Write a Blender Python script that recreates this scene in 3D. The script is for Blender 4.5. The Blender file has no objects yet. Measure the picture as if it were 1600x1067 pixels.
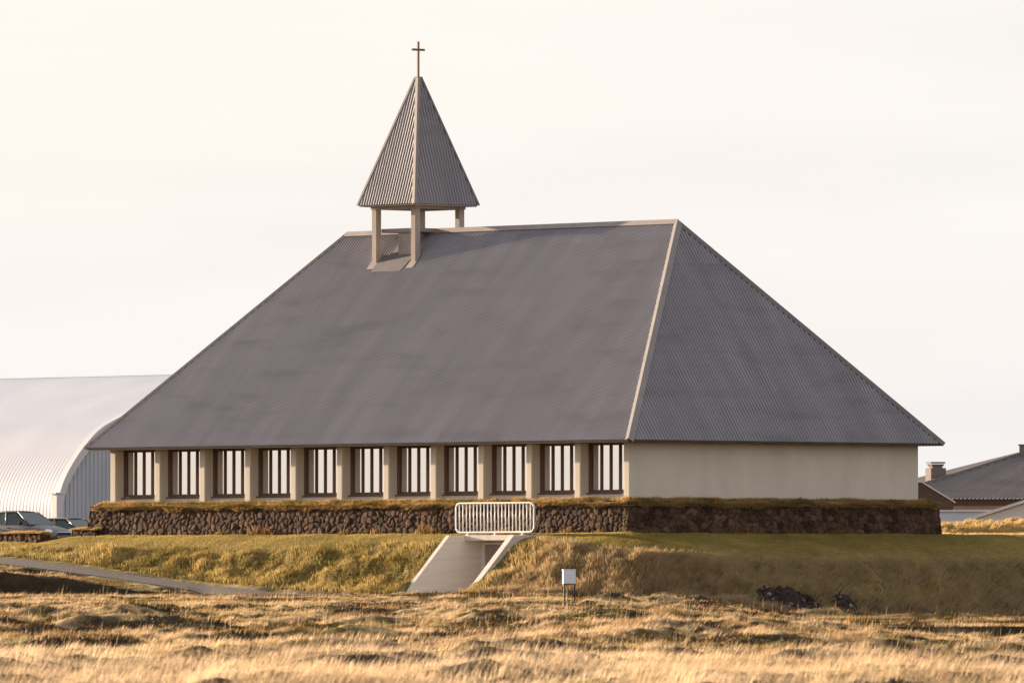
import bpy, bmesh, math, random
import numpy as np
from mathutils import Vector, Matrix
R = math.radians
rng = np.random.default_rng(7)
random.seed(7)
scene = bpy.context.scene
COL = scene.collection

# ------------------------------------------------------------------ camera model
F = 16500.0          # focal length in pixels of the 1600 wide photograph
HOR = 930.0          # row of the horizon
def at(u, v, Y):
    return Vector(((u - 800.0) / F * Y, Y, (HOR - v) / F * Y))

# church frame: local x runs left along the long front, local y points out of that front
PH = R(47.9)
E1 = np.array([-math.cos(PH), math.sin(PH)])
E2 = np.array([math.sin(PH), math.cos(PH)])
CO = np.array([4.4154, 397.031])
T0 = 2.33
CROT = math.atan2(E1[1], E1[0])
def to_local(X, Y):
    dx = X - CO[0]; dy = Y - CO[1]
    return dx * E1[0] + dy * E1[1], -(dx * E2[0] + dy * E2[1])
def to_world(x, y):
    return CO[0] + x * E1[0] - y * E2[0], CO[1] + x * E1[1] - y * E2[1]
def x_for_u(u, y):
    """local x of the point at outward distance y that lies in image column u"""
    k = (u - 800.0) / F
    px, py = CO[0] - y * E2[0], CO[1] - y * E2[1]
    return (k * py - px) / (E1[0] - k * E1[1])

# ------------------------------------------------------------------ tagging helpers
def tag(o, label=None, cat=None, group=None, kind=None):
    if label: o['label'] = label
    if cat: o['category'] = cat
    if group: o['group'] = group
    if kind: o['kind'] = kind
    return o
def empty(name, loc=(0, 0, 0), rz=0.0):
    o = bpy.data.objects.new(name, None); COL.objects.link(o)
    o.location = loc; o.rotation_euler = (0, 0, rz); o.empty_display_size = 0.3
    return o
def link_mesh(name, me, mat, parent=None):
    o = bpy.data.objects.new(name, me); COL.objects.link(o)
    if mat is not None: me.materials.append(mat)
    if parent is not None: o.parent = parent
    return o
def np_mesh(name, verts, faces, mat, parent=None, smooth=False, col=None, uv=None):
    """verts (N,3); faces: list of int arrays (M,k)"""
    me = bpy.data.meshes.new(name)
    verts = np.asarray(verts, dtype=np.float32)
    fl = [np.asarray(f, dtype=np.int32) for f in faces if len(f)]
    nl = sum(f.size for f in fl); npoly = sum(len(f) for f in fl)
    me.vertices.add(len(verts)); me.vertices.foreach_set('co', verts.ravel())
    me.loops.add(nl); me.polygons.add(npoly)
    li = np.concatenate([f.ravel() for f in fl])
    tot = np.concatenate([np.full(len(f), f.shape[1], np.int32) for f in fl])
    st = np.concatenate([[0], np.cumsum(tot)[:-1]]).astype(np.int32)
    me.loops.foreach_set('vertex_index', li)
    me.polygons.foreach_set('loop_start', st)
    if smooth: me.polygons.foreach_set('use_smooth', np.ones(npoly, bool))
    me.update(calc_edges=True)
    if col is not None:
        a = me.attributes.new('tone', 'FLOAT_COLOR', 'POINT')
        c = np.ones((len(verts), 4), np.float32); c[:, :3] = col
        a.data.foreach_set('color', c.ravel())
    if uv is not None:
        a = me.attributes.new('st', 'FLOAT_VECTOR', 'POINT')
        c = np.zeros((len(verts), 3), np.float32); c[:, :uv.shape[1]] = uv
        a.data.foreach_set('vector', c.ravel())
    return link_mesh(name, me, mat, parent)
class MB:
    """collects boxes, prisms and tubes into one mesh"""
    def __init__(s): s.bm = bmesh.new()
    def box(s, x0, x1, y0, y1, z0, z1, bev=0.0, seg=1):
        b = bmesh.new()
        vs = [b.verts.new((x, y, z)) for x in (x0, x1) for y in (y0, y1) for z in (z0, z1)]
        for q in ((0,1,3,2),(4,6,7,5),(0,4,5,1),(2,3,7,6),(0,2,6,4),(1,5,7,3)):
            b.faces.new([vs[i] for i in q])
        bmesh.ops.recalc_face_normals(b, faces=b.faces)
        if bev > 0:
            bmesh.ops.bevel(b, geom=list(b.edges), offset=bev, segments=seg, affect='EDGES', profile=0.5)
        s.join(b); return s
    def join(s, b, M=None):
        if M is not None: bmesh.ops.transform(b, matrix=M, verts=b.verts)
        me = bpy.data.meshes.new('tmp'); b.to_mesh(me); b.free()
        s.bm.from_mesh(me); bpy.data.meshes.remove(me)
    def poly(s, pts):
        vs = [s.bm.verts.new(p) for p in pts]; s.bm.faces.new(vs); return s
    def prism(s, pts, off, bev=0.0):
        """closed polygon pts extruded by the vector off"""
        b = bmesh.new()
        a = [b.verts.new(p) for p in pts]; c = [b.verts.new(Vector(p) + Vector(off)) for p in pts]
        b.faces.new(a); b.faces.new(c[::-1]); n = len(pts)
        for i in range(n): b.faces.new((a[i], c[i], c[(i+1) % n], a[(i+1) % n]))
        bmesh.ops.recalc_face_normals(b, faces=b.faces)
        if bev > 0: bmesh.ops.bevel(b, geom=list(b.edges), offset=bev, segments=2, affect='EDGES', profile=0.5)
        s.join(b); return s
    def tube(s, pts, r, n=8, closed=False):
        pts = [Vector(p) for p in pts]; rings = []
        m = len(pts)
        for i, p in enumerate(pts):
            if closed: d = pts[(i+1) % m] - pts[i-1]
            else: d = pts[min(i+1, m-1)] - pts[max(i-1, 0)]
            d.normalize()
            up = Vector((0,0,1)) if abs(d.z) < .9 else Vector((0,1,0))
            a = d.cross(up).normalized(); b = d.cross(a).normalized()
            rr = r[i] if isinstance(r, (list, tuple)) else r
            rings.append([s.bm.verts.new(p + a*math.cos(2*math.pi*k/n)*rr + b*math.sin(2*math.pi*k/n)*rr) for k in range(n)])
        for i in range(m if closed else m-1):
            A, B = rings[i], rings[(i+1) % m]
            for k in range(n): s.bm.faces.new((A[k], A[(k+1)%n], B[(k+1)%n], B[k]))
        if not closed:
            s.bm.faces.new(rings[0][::-1]); s.bm.faces.new(rings[-1])
        return s
    def build(s, name, mat, parent=None, smooth=False):
        bmesh.ops.recalc_face_normals(s.bm, faces=s.bm.faces)
        me = bpy.data.meshes.new(name); s.bm.to_mesh(me); s.bm.free()
        if smooth:
            for p in me.polygons: p.use_smooth = True
        return link_mesh(name, me, mat, parent)

# ------------------------------------------------------------------ value noise
_TB = np.random.default_rng(3).random((512, 512)).astype(np.float32)
def vn(x, y, seed=0):
    x = np.asarray(x, float) + seed * 37.31; y = np.asarray(y, float) + seed * 91.17
    xi = np.floor(x).astype(int); yi = np.floor(y).astype(int)
    fx = x - xi; fy = y - yi
    fx = fx*fx*fx*(fx*(fx*6-15)+10); fy = fy*fy*fy*(fy*(fy*6-15)+10)
    a = _TB[xi & 511, yi & 511]; b = _TB[(xi+1) & 511, yi & 511]
    c = _TB[xi & 511, (yi+1) & 511]; d = _TB[(xi+1) & 511, (yi+1) & 511]
    return (a*(1-fx)+b*fx)*(1-fy) + (c*(1-fx)+d*fx)*fy
def fbm(x, y, o=3, seed=0):
    t = 0; a = 1; n = 0
    for i in range(o):
        t = t + a * vn(x * 2**i, y * 2**i, seed + i); n += a; a *= .5
    return t / n
def ss(a, b, x):
    t = np.clip((np.asarray(x, float) - a) / (b - a), 0, 1); return t*t*(3-2*t)

# ------------------------------------------------------------------ terrain
YL, YS, YF = 2.6, 3.35, 5.55                    # lintel face, start and foot of the sloping wing walls
PXL = x_for_u(703, YS); PXR = x_for_u(795, YS)  # inner faces of the wing walls
# hummocks of the rough field: image column, top row, depth, half widths across and along, all modelled at real size
HUM = [(655,940,372,3.0,2.6),(700,943,371,1.6,2.0),(560,952,356,2.6,2.4),(830,946,366,2.6,2.6),(930,955,362,2.4,2.4),
       (1020,966,356,1.6,2.2),(780,962,346,2.0,2.2),(1285,951,381,1.5,1.8),(1450,958,377,2.0,1.8),(1560,968,368,2.2,2.0),
       (1380,975,352,2.4,2.0),(1180,972,356,2.4,2.2),(580,1001,312,3.2,2.2),(690,1006,306,1.8,2.0),(250,985,330,3.2,2.4),
       (40,1000,316,3.0,2.2),(470,1020,288,2.5,2.0),(130,1022,284,2.8,2.0),(1100,996,322,2.4,2.0),(1330,1006,310,2.8,2.0),
       (1500,1012,300,2.0,2.0),(900,1014,296,2.6,2.0),(330,968,345,3.2,2.2)]
def height(X, Y, detail=True):
    X = np.asarray(X, float); Y = np.asarray(Y, float)
    x, y = to_local(X, Y)
    k = np.clip((Y - 205) / 185.0, -0.6, 1.02)
    base = -1.70 + 1.60 * k
    base = base - 1.25 * ss(3, 15, X - 0.0) * np.clip(k, 0, 1)
    # rise to the left that carries the path
    ramp = 0.079 * np.clip(x - 12.7, 0, 24)
    yr = 402.6 + 1.0 * (vn(X * .5, 2.2, 4) - .5)
    zc = np.interp(X, [-40, -20, -17.5, -14.7, -12.2, -9], [1.3, 1.06, .76, .26, .03, -.06]) + .10 * (vn(X * 1.1, 7.7, 6) - .5)
    face = ss(0, 1, (Y - yr + 1.5) / 1.5)
    dip = .10 * ss(7.9, 9.2, y)
    xcr = (X - CO[0]) * E1[0] + (yr - CO[1]) * E1[1]
    rcr = 0.079 * np.clip(xcr - 12.7, 0, 24)
    lift = (zc + .08 - rcr) * np.exp(-np.clip(Y - yr, 0, 60) / 3.2) * ss(-7, -10, X)
    base = base + np.clip(ramp + lift - dip, 0, 9) * face
    # the church mound: distance outside the quadrant behind the stone wall
    dx = np.clip(-x - .72, 0, None); dy = np.clip(y - .72, 0, None)
    d = np.hypot(dx, dy)
    wr = dx / (dx + dy + 1e-6)
    top = T0 - .31 * ss(30.5, 33.5, x)
    w = 2.3 + 2.6 * ss(0.2, .95, wr)
    sl = .05 + .07 * ss(14, 22, x) + .085 * ss(.05, .8, wr)
    m = .80 - .22 * ss(.2, .9, wr)
    m = m - .45 * ss(17, 29, x)
    e = d - w
    rnd = .45 + .65 * ss(2.6, 5.5, np.abs(x - (PXL + PXR) / 2))
    drop = sl * d + m * (np.sqrt(e*e + rnd*rnd) + e) * .5 - m * (np.sqrt(w*w + rnd*rnd) - w) * .5
    mound = top - drop
    diff = mound - base
    kk = .55
    z = base + (np.sqrt(diff*diff + kk*kk) + diff) * .5
    emb = ss(.15, .75, e) * ss(-.1, .5, diff)        # rough embankment
    fld = 1 - ss(-.5, .15, diff)
    # golden bank behind the church on the right
    bt = 2.80 - .16 * ss(20, 24, X) - .3 * ss(27, 40, X)
    bank = bt - .9 * np.clip(np.abs(Y - 434) - 2.0, 0, 9)**1.2 * .42
    bank = np.where((X > 12) , bank - 3 * ss(18, 14, X), -9)
    z = np.where(Y > 418, np.maximum(z, bank), z)
    isb = (Y > 418) & (bank >= z - .02) & (X > 12)
    emb = np.where(isb, 1.0, emb)
    if detail:
        pathm = path_mask(x, y)
        # tussocks lying down the slope
        n1 = fbm(X * 1.15 + .5 * Y, Y * .9, 3, 11) - .5
        n2 = fbm(X * 3.1, Y * 2.6, 2, 17) - .5
        z = z + emb * (1 - pathm) * (.72 * n1 + .30 * n2)
        z = z + (1 - emb) * (1 - fld) * (1 - pathm) * .07 * (fbm(X * .9, Y * .7, 3, 23) - .5)
        f2 = fld * (1 - pathm)
        hm = np.clip(fbm(X * .27, Y * .16, 2, 29) - .42, 0, 1)
        calm = (1 - .9 * ss(-3, -8, X) * ss(345, 362, Y)) * (1 - .9 * ss(7, 3.5, np.abs(X + 3.2)) * ss(345, 365, Y))
        z = z + f2 * .09 * (fbm(X * 2.6, Y * 2.2, 2, 33) - .5)
        bil = lambda a_, b_, sd_: 1 - np.abs(2 * vn(a_, b_, sd_) - 1)
        z = z + f2 * (.12 * bil(X * .85, Y * .62, 131) + .10 * bil(X * 1.9 + .4 * Y, Y * 1.25, 133) - .12)
        z = z + f2 * calm * (.85 * hm + .34 * (fbm(X * .9, Y * .7, 3, 31) - .5) - .12)
        hn = .16 * (fbm(X * 1.6, Y * 1.2, 2, 37) - .5)
        for (u, v, yy, wx, wy) in HUM:
            xx = (u - 800) / F * yy; zz = (HOR - v) / F * yy
            g = ((X - xx) / wx)**2 + ((Y - yy) / np.where(Y < yy, wy * .62, wy))**2
            b0 = -1.70 + 1.60 * (yy - 205) / 185.0 - .6
            hz = b0 + (zz - b0 + hn) * np.exp(-g * .8)
            z = np.where(g < 6, np.maximum(z, hz), z)
    # the cut for the concrete entrance
    cut = (x > PXR - .16) & (x < PXL + .1) & (y > YL - 1.5) & (y < 6.4)
    z = np.where(cut, np.minimum(z, -.08), z)
    return z
PATH = [(u, yy) for u, yy in ((-260, 6.6), (-120, 6.6), (0, 6.6), (150, 6.7), (300, 6.9), (400, 7.1), (465, 7.4), (505, 7.6))]
_px = np.array([x_for_u(u, yy) for u, yy in PATH][::-1]); _py = np.array([yy for u, yy in PATH][::-1])
PATHW = .98
def path_mask(x, y):
    yc = np.interp(x, _px, _py)
    return ss(PATHW + .7, PATHW + .1, np.abs(y - yc)) * ss(_px[0] - 1, _px[0] + 1, x)
def zones(X, Y):
    x, y = to_local(X, Y)
    dx = np.clip(-x - .72, 0, None); dy = np.clip(y - .72, 0, None)
    d = np.hypot(dx, dy); wr = dx / (dx + dy + 1e-6)
    return x, y, d, wr
def hit(u, v, y0=300.0, y1=470.0):
    """first point of the ground seen at pixel u, v"""
    Y = np.linspace(y0, y1, 6000)
    X = (u - 800) / F * Y
    z = height(X, Y); ray = (HOR - v) / F * Y
    i = int(np.argmax(z > ray))
    return Vector((X[i], Y[i], z[i]))

# ------------------------------------------------------------------ materials
def new_mat(name):
    m = bpy.data.materials.new(name); m.use_nodes = True
    nt = m.node_tree; nt.nodes.clear()
    out = nt.nodes.new('ShaderNodeOutputMaterial')
    return m, nt, out
def N(nt, t, **kw):
    n = nt.nodes.new(t)
    for k, v in kw.items(): setattr(n, k, v)
    return n
def surf(name, col, col2=None, scale=3.0, rough=.85, bump=0.0, bscale=40.0, metal=0.0, spec=.3, stretch=(1,1,1), detail=6, coord='Object', contrast=(.3,.7), attr=None, bdist=.02):
    """principled surface whose colour wanders between two tones with noise, plus a fine bump"""
    m, nt, out = new_mat(name)
    p = N(nt, 'ShaderNodeBsdfPrincipled')
    p.inputs['Roughness'].default_value = rough; p.inputs['Metallic'].default_value = metal
    p.inputs['Specular IOR Level'].default_value = spec
    if attr:
        tc = N(nt, 'ShaderNodeAttribute', attribute_name=attr); src = tc.outputs['Vector']
    else:
        tc = N(nt, 'ShaderNodeTexCoord'); src = tc.outputs[coord]
    mp = N(nt, 'ShaderNodeMapping'); mp.inputs['Scale'].default_value = stretch
    nt.links.new(src, mp.inputs['Vector'])
    n1 = N(nt, 'ShaderNodeTexNoise'); n1.inputs['Scale'].default_value = scale; n1.inputs['Detail'].default_value = detail
    nt.links.new(mp.outputs[0], n1.inputs['Vector'])
    rp = N(nt, 'ShaderNodeValToRGB')
    rp.color_ramp.elements[0].position = contrast[0]; rp.color_ramp.elements[1].position = contrast[1]
    rp.color_ramp.elements[0].color = (*col, 1); rp.color_ramp.elements[1].color = (*(col2 or col), 1)
    nt.links.new(n1.outputs['Fac'], rp.inputs['Fac'])
    nt.links.new(rp.outputs[0], p.inputs['Base Color'])
    if bump > 0:
        n2 = N(nt, 'ShaderNodeTexNoise'); n2.inputs['Scale'].default_value = bscale; n2.inputs['Detail'].default_value = 5
        nt.links.new(src, n2.inputs['Vector'])
        b = N(nt, 'ShaderNodeBump'); b.inputs['Strength'].default_value = bump; b.inputs['Distance'].default_value = bdist
        nt.links.new(n2.outputs['Fac'], b.inputs['Height']); nt.links.new(b.outputs[0], p.inputs['Normal'])
    nt.links.new(p.outputs[0], out.inputs['Surface'])
    m['p'] = 1
    return m
def leafy(name, trans=.45, gain=1.0):
    """grass blades: colour from the blade's own tone, light also shining through"""
    m, nt, out = new_mat(name)
    a = N(nt, 'ShaderNodeAttribute', attribute_name='tone')
    d = N(nt, 'ShaderNodeBsdfDiffuse'); t = N(nt, 'ShaderNodeBsdfTranslucent'); mx = N(nt, 'ShaderNodeMixShader')
    mx.inputs[0].default_value = trans
    nt.links.new(a.outputs['Color'], d.inputs['Color']); nt.links.new(a.outputs['Color'], t.inputs['Color'])
    nt.links.new(d.outputs[0], mx.inputs[1]); nt.links.new(t.outputs[0], mx.inputs[2])
    nt.links.new(mx.outputs[0], out.inputs['Surface'])
    return m
def toned(name, rough=.95, bump=.6, bscale=25.0, bdist=.03, var=.35, vscale=9.0, gain=1.0):
    """colour from a vertex tone varied by noise (earth, stone)"""
    m, nt, out = new_mat(name)
    p = N(nt, 'ShaderNodeBsdfPrincipled'); p.inputs['Roughness'].default_value = rough; p.inputs['Specular IOR Level'].default_value = .15
    a = N(nt, 'ShaderNodeAttribute', attribute_name='tone')
    tc = N(nt, 'ShaderNodeTexCoord')
    n1 = N(nt, 'ShaderNodeTexNoise'); n1.inputs['Scale'].default_value = vscale; n1.inputs['Detail'].default_value = 8
    nt.links.new(tc.outputs['Object'], n1.inputs['Vector'])
    mr = N(nt, 'ShaderNodeMapRange'); mr.inputs[1].default_value = .3; mr.inputs[2].default_value = .7
    mr.inputs[3].default_value = gain * (1 - var); mr.inputs[4].default_value = gain * (1 + var)
    nt.links.new(n1.outputs['Fac'], mr.inputs[0])
    mul = N(nt, 'ShaderNodeVectorMath', operation='SCALE')
    nt.links.new(a.outputs['Color'], mul.inputs[0]); nt.links.new(mr.outputs[0], mul.inputs['Scale'])
    nt.links.new(mul.outputs[0], p.inputs['Base Color'])
    n2 = N(nt, 'ShaderNodeTexNoise'); n2.inputs['Scale'].default_value = bscale; n2.inputs['Detail'].default_value = 6
    nt.links.new(tc.outputs['Object'], n2.inputs['Vector'])
    b = N(nt, 'ShaderNodeBump'); b.inputs['Strength'].default_value = bump; b.inputs['Distance'].default_value = bdist
    nt.links.new(n2.outputs['Fac'], b.inputs['Height']); nt.links.new(b.outputs[0], p.inputs['Normal'])
    nt.links.new(p.outputs[0], out.inputs['Surface'])
    return m
def roof_mat(name, c1, c2, c3, rough=.6, metal=0.0):
    """corrugated sheet: broad smudges, run-down streaks along the slope and faint sheet-to-sheet tone steps"""
    m, nt, out = new_mat(name)
    p = N(nt, 'ShaderNodeBsdfPrincipled'); p.inputs['Roughness'].default_value = rough; p.inputs['Metallic'].default_value = metal
    p.inputs['Specular IOR Level'].default_value = .35
    a = N(nt, 'ShaderNodeAttribute', attribute_name='st')
    def noise(scale, sx, sy, det=4):
        mp = N(nt, 'ShaderNodeMapping'); mp.inputs['Scale'].default_value = (sx, sy, 1)
        nt.links.new(a.outputs['Vector'], mp.inputs['Vector'])
        n = N(nt, 'ShaderNodeTexNoise'); n.inputs['Scale'].default_value = scale; n.inputs['Detail'].default_value = det
        nt.links.new(mp.outputs[0], n.inputs['Vector']); return n.outputs['Fac']
    r1 = N(nt, 'ShaderNodeValToRGB'); r1.color_ramp.elements[0].position = .38; r1.color_ramp.elements[1].position = .66
    r1.color_ramp.elements[0].color = (*c1, 1); r1.color_ramp.elements[1].color = (*c2, 1)
    nt.links.new(noise(.9, 1.3, .22, 5), r1.inputs['Fac'])
    r2 = N(nt, 'ShaderNodeValToRGB'); r2.color_ramp.elements[0].position = .54; r2.color_ramp.elements[1].position = .68
    nt.links.new(noise(1.0, .28, 1.15, 6), r2.inputs['Fac'])
    mx = N(nt, 'ShaderNodeMixRGB'); mx.inputs[2].default_value = (*c3, 1)
    sc = N(nt, 'ShaderNodeMath', operation='MULTIPLY'); sc.inputs[1].default_value = .75
    nt.links.new(r2.outputs[0], sc.inputs[0]); nt.links.new(sc.outputs[0], mx.inputs[0]); nt.links.new(r1.outputs[0], mx.inputs[1])
    # one tone per sheet
    sp = N(nt, 'ShaderNodeSeparateXYZ'); nt.links.new(a.outputs['Vector'], sp.inputs[0])
    fl = []
    for i, w in ((0, .94), (1, 2.4)):
        dv = N(nt, 'ShaderNodeMath', operation='DIVIDE'); dv.inputs[1].default_value = w; nt.links.new(sp.outputs[i], dv.inputs[0])
        f = N(nt, 'ShaderNodeMath', operation='FLOOR'); nt.links.new(dv.outputs[0], f.inputs[0]); fl.append(f)
    cb = N(nt, 'ShaderNodeCombineXYZ'); nt.links.new(fl[0].outputs[0], cb.inputs[0]); nt.links.new(fl[1].outputs[0], cb.inputs[1])
    wn = N(nt, 'ShaderNodeTexWhiteNoise', noise_dimensions='2D'); nt.links.new(cb.outputs[0], wn.inputs['Vector'])
    mr = N(nt, 'ShaderNodeMapRange'); mr.inputs[3].default_value = .965; mr.inputs[4].default_value = 1.035; nt.links.new(wn.outputs['Value'], mr.inputs[0])
    mul = N(nt, 'ShaderNodeVectorMath', operation='SCALE'); nt.links.new(mx.outputs[0], mul.inputs[0]); nt.links.new(mr.outputs[0], mul.inputs['Scale'])
    md = N(nt, 'ShaderNodeMapRange'); md.inputs[1].default_value = .1; md.inputs[2].default_value = .75; md.inputs[3].default_value = .66; md.inputs[4].default_value = 1.16  # valleys darker, crests lighter: rib shading painted into the sheet colour
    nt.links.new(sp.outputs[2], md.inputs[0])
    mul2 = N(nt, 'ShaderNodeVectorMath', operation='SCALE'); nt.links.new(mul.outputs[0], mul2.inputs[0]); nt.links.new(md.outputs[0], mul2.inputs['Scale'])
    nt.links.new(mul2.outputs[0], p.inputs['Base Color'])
    nt.links.new(p.outputs[0], out.inputs['Surface'])
    return m
def glass_mat(name, tint, rough=.02, metal=.9, wob=.0):
    m, nt, out = new_mat(name)
    p = N(nt, 'ShaderNodeBsdfPrincipled'); p.inputs['Base Color'].default_value = (*tint, 1)
    p.inputs['Metallic'].default_value = metal; p.inputs['Roughness'].default_value = rough
    if wob:
        tc = N(nt, 'ShaderNodeTexCoord'); n = N(nt, 'ShaderNodeTexNoise'); n.inputs['Scale'].default_value = 1.3; n.inputs['Detail'].default_value = 1
        nt.links.new(tc.outputs['Object'], n.inputs['Vector'])
        b = N(nt, 'ShaderNodeBump'); b.inputs['Strength'].default_value = wob; b.inputs['Distance'].default_value = .01
        nt.links.new(n.outputs['Fac'], b.inputs['Height']); nt.links.new(b.outputs[0], p.inputs['Normal'])
    nt.links.new(p.outputs[0], out.inputs['Surface']); return m

M = {}
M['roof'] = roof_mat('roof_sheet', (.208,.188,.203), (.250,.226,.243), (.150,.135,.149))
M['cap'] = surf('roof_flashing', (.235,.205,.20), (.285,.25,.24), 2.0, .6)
M['lead'] = surf('grey_lead', (.105,.092,.095), (.14,.122,.125), 3.0, .7)  # apron colour darkened in place of the shade that covers it
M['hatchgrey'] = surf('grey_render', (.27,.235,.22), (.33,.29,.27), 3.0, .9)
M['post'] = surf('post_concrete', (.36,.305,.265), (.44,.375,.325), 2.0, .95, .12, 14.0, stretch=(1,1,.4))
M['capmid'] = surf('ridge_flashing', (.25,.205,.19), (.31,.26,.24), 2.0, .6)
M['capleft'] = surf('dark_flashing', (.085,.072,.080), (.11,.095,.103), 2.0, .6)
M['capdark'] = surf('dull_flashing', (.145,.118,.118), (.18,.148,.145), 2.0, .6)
M['spirecap'] = surf('spire_flashing', (.24,.20,.185), (.29,.24,.22), 2.0, .6)
M['stucco'] = surf('stucco', (.57,.495,.415), (.66,.58,.485), 1.1, .95, .14, 11.0, stretch=(1,1,.45), bdist=.02, contrast=(.25,.75))
M['concrete'] = surf('concrete', (.57,.505,.45), (.67,.60,.535), 1.6, .9, .12, 30.0, stretch=(.3,.3,4.5))
M['concrete_pale'] = surf('pale_concrete', (.54,.48,.42), (.64,.57,.50), 3.0, .9, .3, 30.0)
M['board'] = surf('dark_eave_board', (.10,.075,.06), (.14,.105,.085), 3.0, .8)
M['timber'] = surf('stained_timber', (.095,.052,.038), (.14,.082,.062), 4.0, .6, stretch=(1,1,.15))
M['pane'] = glass_mat('window_glass', (.78,.77,.745), .015, .95, .12)
M['stone'] = toned('lava_stone', .95, .9, 18.0, .04, .35, 12.0)
M['ground'] = toned('earth_and_turf', .98, .7, 6.0, .05, .35, 2.2)
M['grass'] = leafy('grass_blades', .45)
M['straw'] = leafy('straw_blades', .5)
M['white_metal'] = surf('white_paint_on_steel', (.74,.73,.72), (.82,.81,.80), 5.0, .4)
M['gravel'] = surf('gravel', (.105,.082,.072), (.17,.137,.122), 9.0, .95, .8, 30.0)
M['cross'] = surf('bronze_cross', (.16,.095,.055), (.24,.15,.09), 4.0, .45, metal=.5)
M['hall'] = surf('white_sheet', (.44,.445,.51), (.50,.505,.57), .35, .5, stretch=(1,1,1))
M['hall_end'] = surf('grey_blue_sheet', (.40,.42,.48), (.46,.48,.54), .5, .6, stretch=(1,1,.3))
M['trim'] = surf('white_trim', (.52,.51,.55), (.58,.57,.61), 1.0, .5)
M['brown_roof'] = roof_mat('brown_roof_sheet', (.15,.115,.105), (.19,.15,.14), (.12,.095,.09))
M['brown_wall'] = surf('brown_boarding', (.075,.043,.034), (.105,.065,.052), 1.5, .8, stretch=(.3,.3,4))
M['grey_wall'] = surf('pale_grey_wall', (.46,.43,.42), (.52,.49,.47), 1.0, .9)
M['bluewhite'] = surf('bluish_white_wall', (.52,.54,.62), (.58,.60,.67), .6, .7)
M['chimney'] = surf('chimney_render', (.16,.13,.115), (.21,.17,.15), 3.0, .9, .3, 20.0)
M['signbox'] = surf('white_plastic', (.70,.72,.78), (.76,.78,.83), 3.0, .5)
M['dark_metal'] = surf('dark_steel', (.035,.028,.025), (.06,.048,.04), 10.0, .6)
M['silver'] = surf('silver_car_paint', (.12,.117,.126), (.14,.137,.146), 1.0, .42, metal=.15, spec=.35)
M['darkcar'] = surf('dark_car_paint', (.05,.055,.06), (.07,.075,.08), 1.0, .25, metal=.3, spec=.6)
M['carglass'] = glass_mat('car_glass', (.05,.06,.058), .03, .4)
M['black'] = surf('black_rubber', (.015,.015,.016), (.025,.025,.025), 6.0, .7)
M['lamp'] = glass_mat('lamp_glass', (.75,.76,.80), .08, .7)
M['door'] = surf('brown_grey_door', (.24,.185,.155), (.29,.225,.19), 2.0, .7, stretch=(4,4,.3))

# ------------------------------------------------------------------ ground sheet
def axis(fine0, fine1, step, lo, hi, g=1.22):
    a = list(np.arange(fine0, fine1 + 1e-6, step))
    s = step; p = fine0; left = []
    while p > lo: s *= g; p -= s; left.append(max(p, lo))
    s = step; p = a[-1]; right = []
    while p < hi: s *= g; p += s; right.append(min(p, hi))
    return np.array(left[::-1] + a + right)
gx = axis(-24.0, 24.0, .115, -9000, 9000)
gy = np.concatenate([axis(196, 372, .34, -3000, 372)[:-1], np.arange(372, 446, .135), axis(446, 446.2, .2, 446, 12000)[1:]])
gy = np.unique(np.round(gy, 4))
GX, GY = np.meshgrid(gx, gy)
GZ = height(GX, GY)
# far and near beyond the modelled part everything eases to a plain
def ground_tone(X, Y, Z):
    x, y, d, wr = zones(X, Y)
    n = fbm(X * .5, Y * .35, 4, 41); n2 = fbm(X * 1.7, Y * 1.3, 3, 43)
    lawn = np.array([.25,.165,.05]); lawn2 = np.array([.19,.13,.038])
    rough = np.array([.27,.19,.07]); rough2 = np.array([.12,.10,.03])
    straw = np.array([.40,.27,.13]); moss = np.array([.23,.165,.045]); heath = np.array([.040,.027,.013])
    def mix(a, b, t): return a + (b - a) * t[..., None]
    t = mix(lawn + 0 * n[..., None], lawn2 + 0 * n[..., None], ss(.4, .65, n))
    rr = mix(rough + 0 * n[..., None], rough2 + 0 * n[..., None], ss(.42, .6, n2))
    w = 2.3 + 2.6 * ss(.2, .95, wr)
    em = ss(-.1, .5, d - w + .8 * (n2 - .5)) * (1 - .75 * ss(20, 30, x))
    t = mix(t, rr, em)
    f = mix(straw + 0 * n[..., None], moss + 0 * n[..., None], ss(.45, .62, n))
    f = mix(f, heath + 0 * n[..., None], heath_shade_mask(X, Y))
    field = ss(4.4, 5.6, d - 1.6 * ss(.3, .9, wr) - 1.2 * ss(.6, 1, wr))
    field = np.where((Y > 405) & (X > -8), 0, field)
    t = mix(t, f, field)
    isb = ss(424, 428, Y) * ss(14, 16, X)
    t = mix(t, np.array([.42,.28,.11]) * (.75 + .5 * n2[..., None]), isb)
    return t
def heath_shade_mask(X, Y):
    # dark heather and moss on the hummocks, plus shade painted on camera-facing slopes
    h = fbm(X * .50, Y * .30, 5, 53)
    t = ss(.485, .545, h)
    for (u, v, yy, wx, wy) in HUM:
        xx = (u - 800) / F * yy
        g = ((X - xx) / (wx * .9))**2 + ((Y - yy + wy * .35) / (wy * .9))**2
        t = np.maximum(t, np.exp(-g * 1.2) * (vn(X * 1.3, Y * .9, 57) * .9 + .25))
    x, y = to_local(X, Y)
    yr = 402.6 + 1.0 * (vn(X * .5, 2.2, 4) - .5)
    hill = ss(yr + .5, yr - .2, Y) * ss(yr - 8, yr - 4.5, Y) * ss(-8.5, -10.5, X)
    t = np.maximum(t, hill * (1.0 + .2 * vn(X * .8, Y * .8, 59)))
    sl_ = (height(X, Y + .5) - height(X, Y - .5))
    t = np.maximum(t, ss(.10, .24, sl_) * (.45 + .9 * vn(X * .9, Y * .7, 58)) * (Y < 404))  # slopes facing the camera take the heath tone as painted shade
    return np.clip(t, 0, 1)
tone = ground_tone(GX, GY, GZ)
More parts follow.
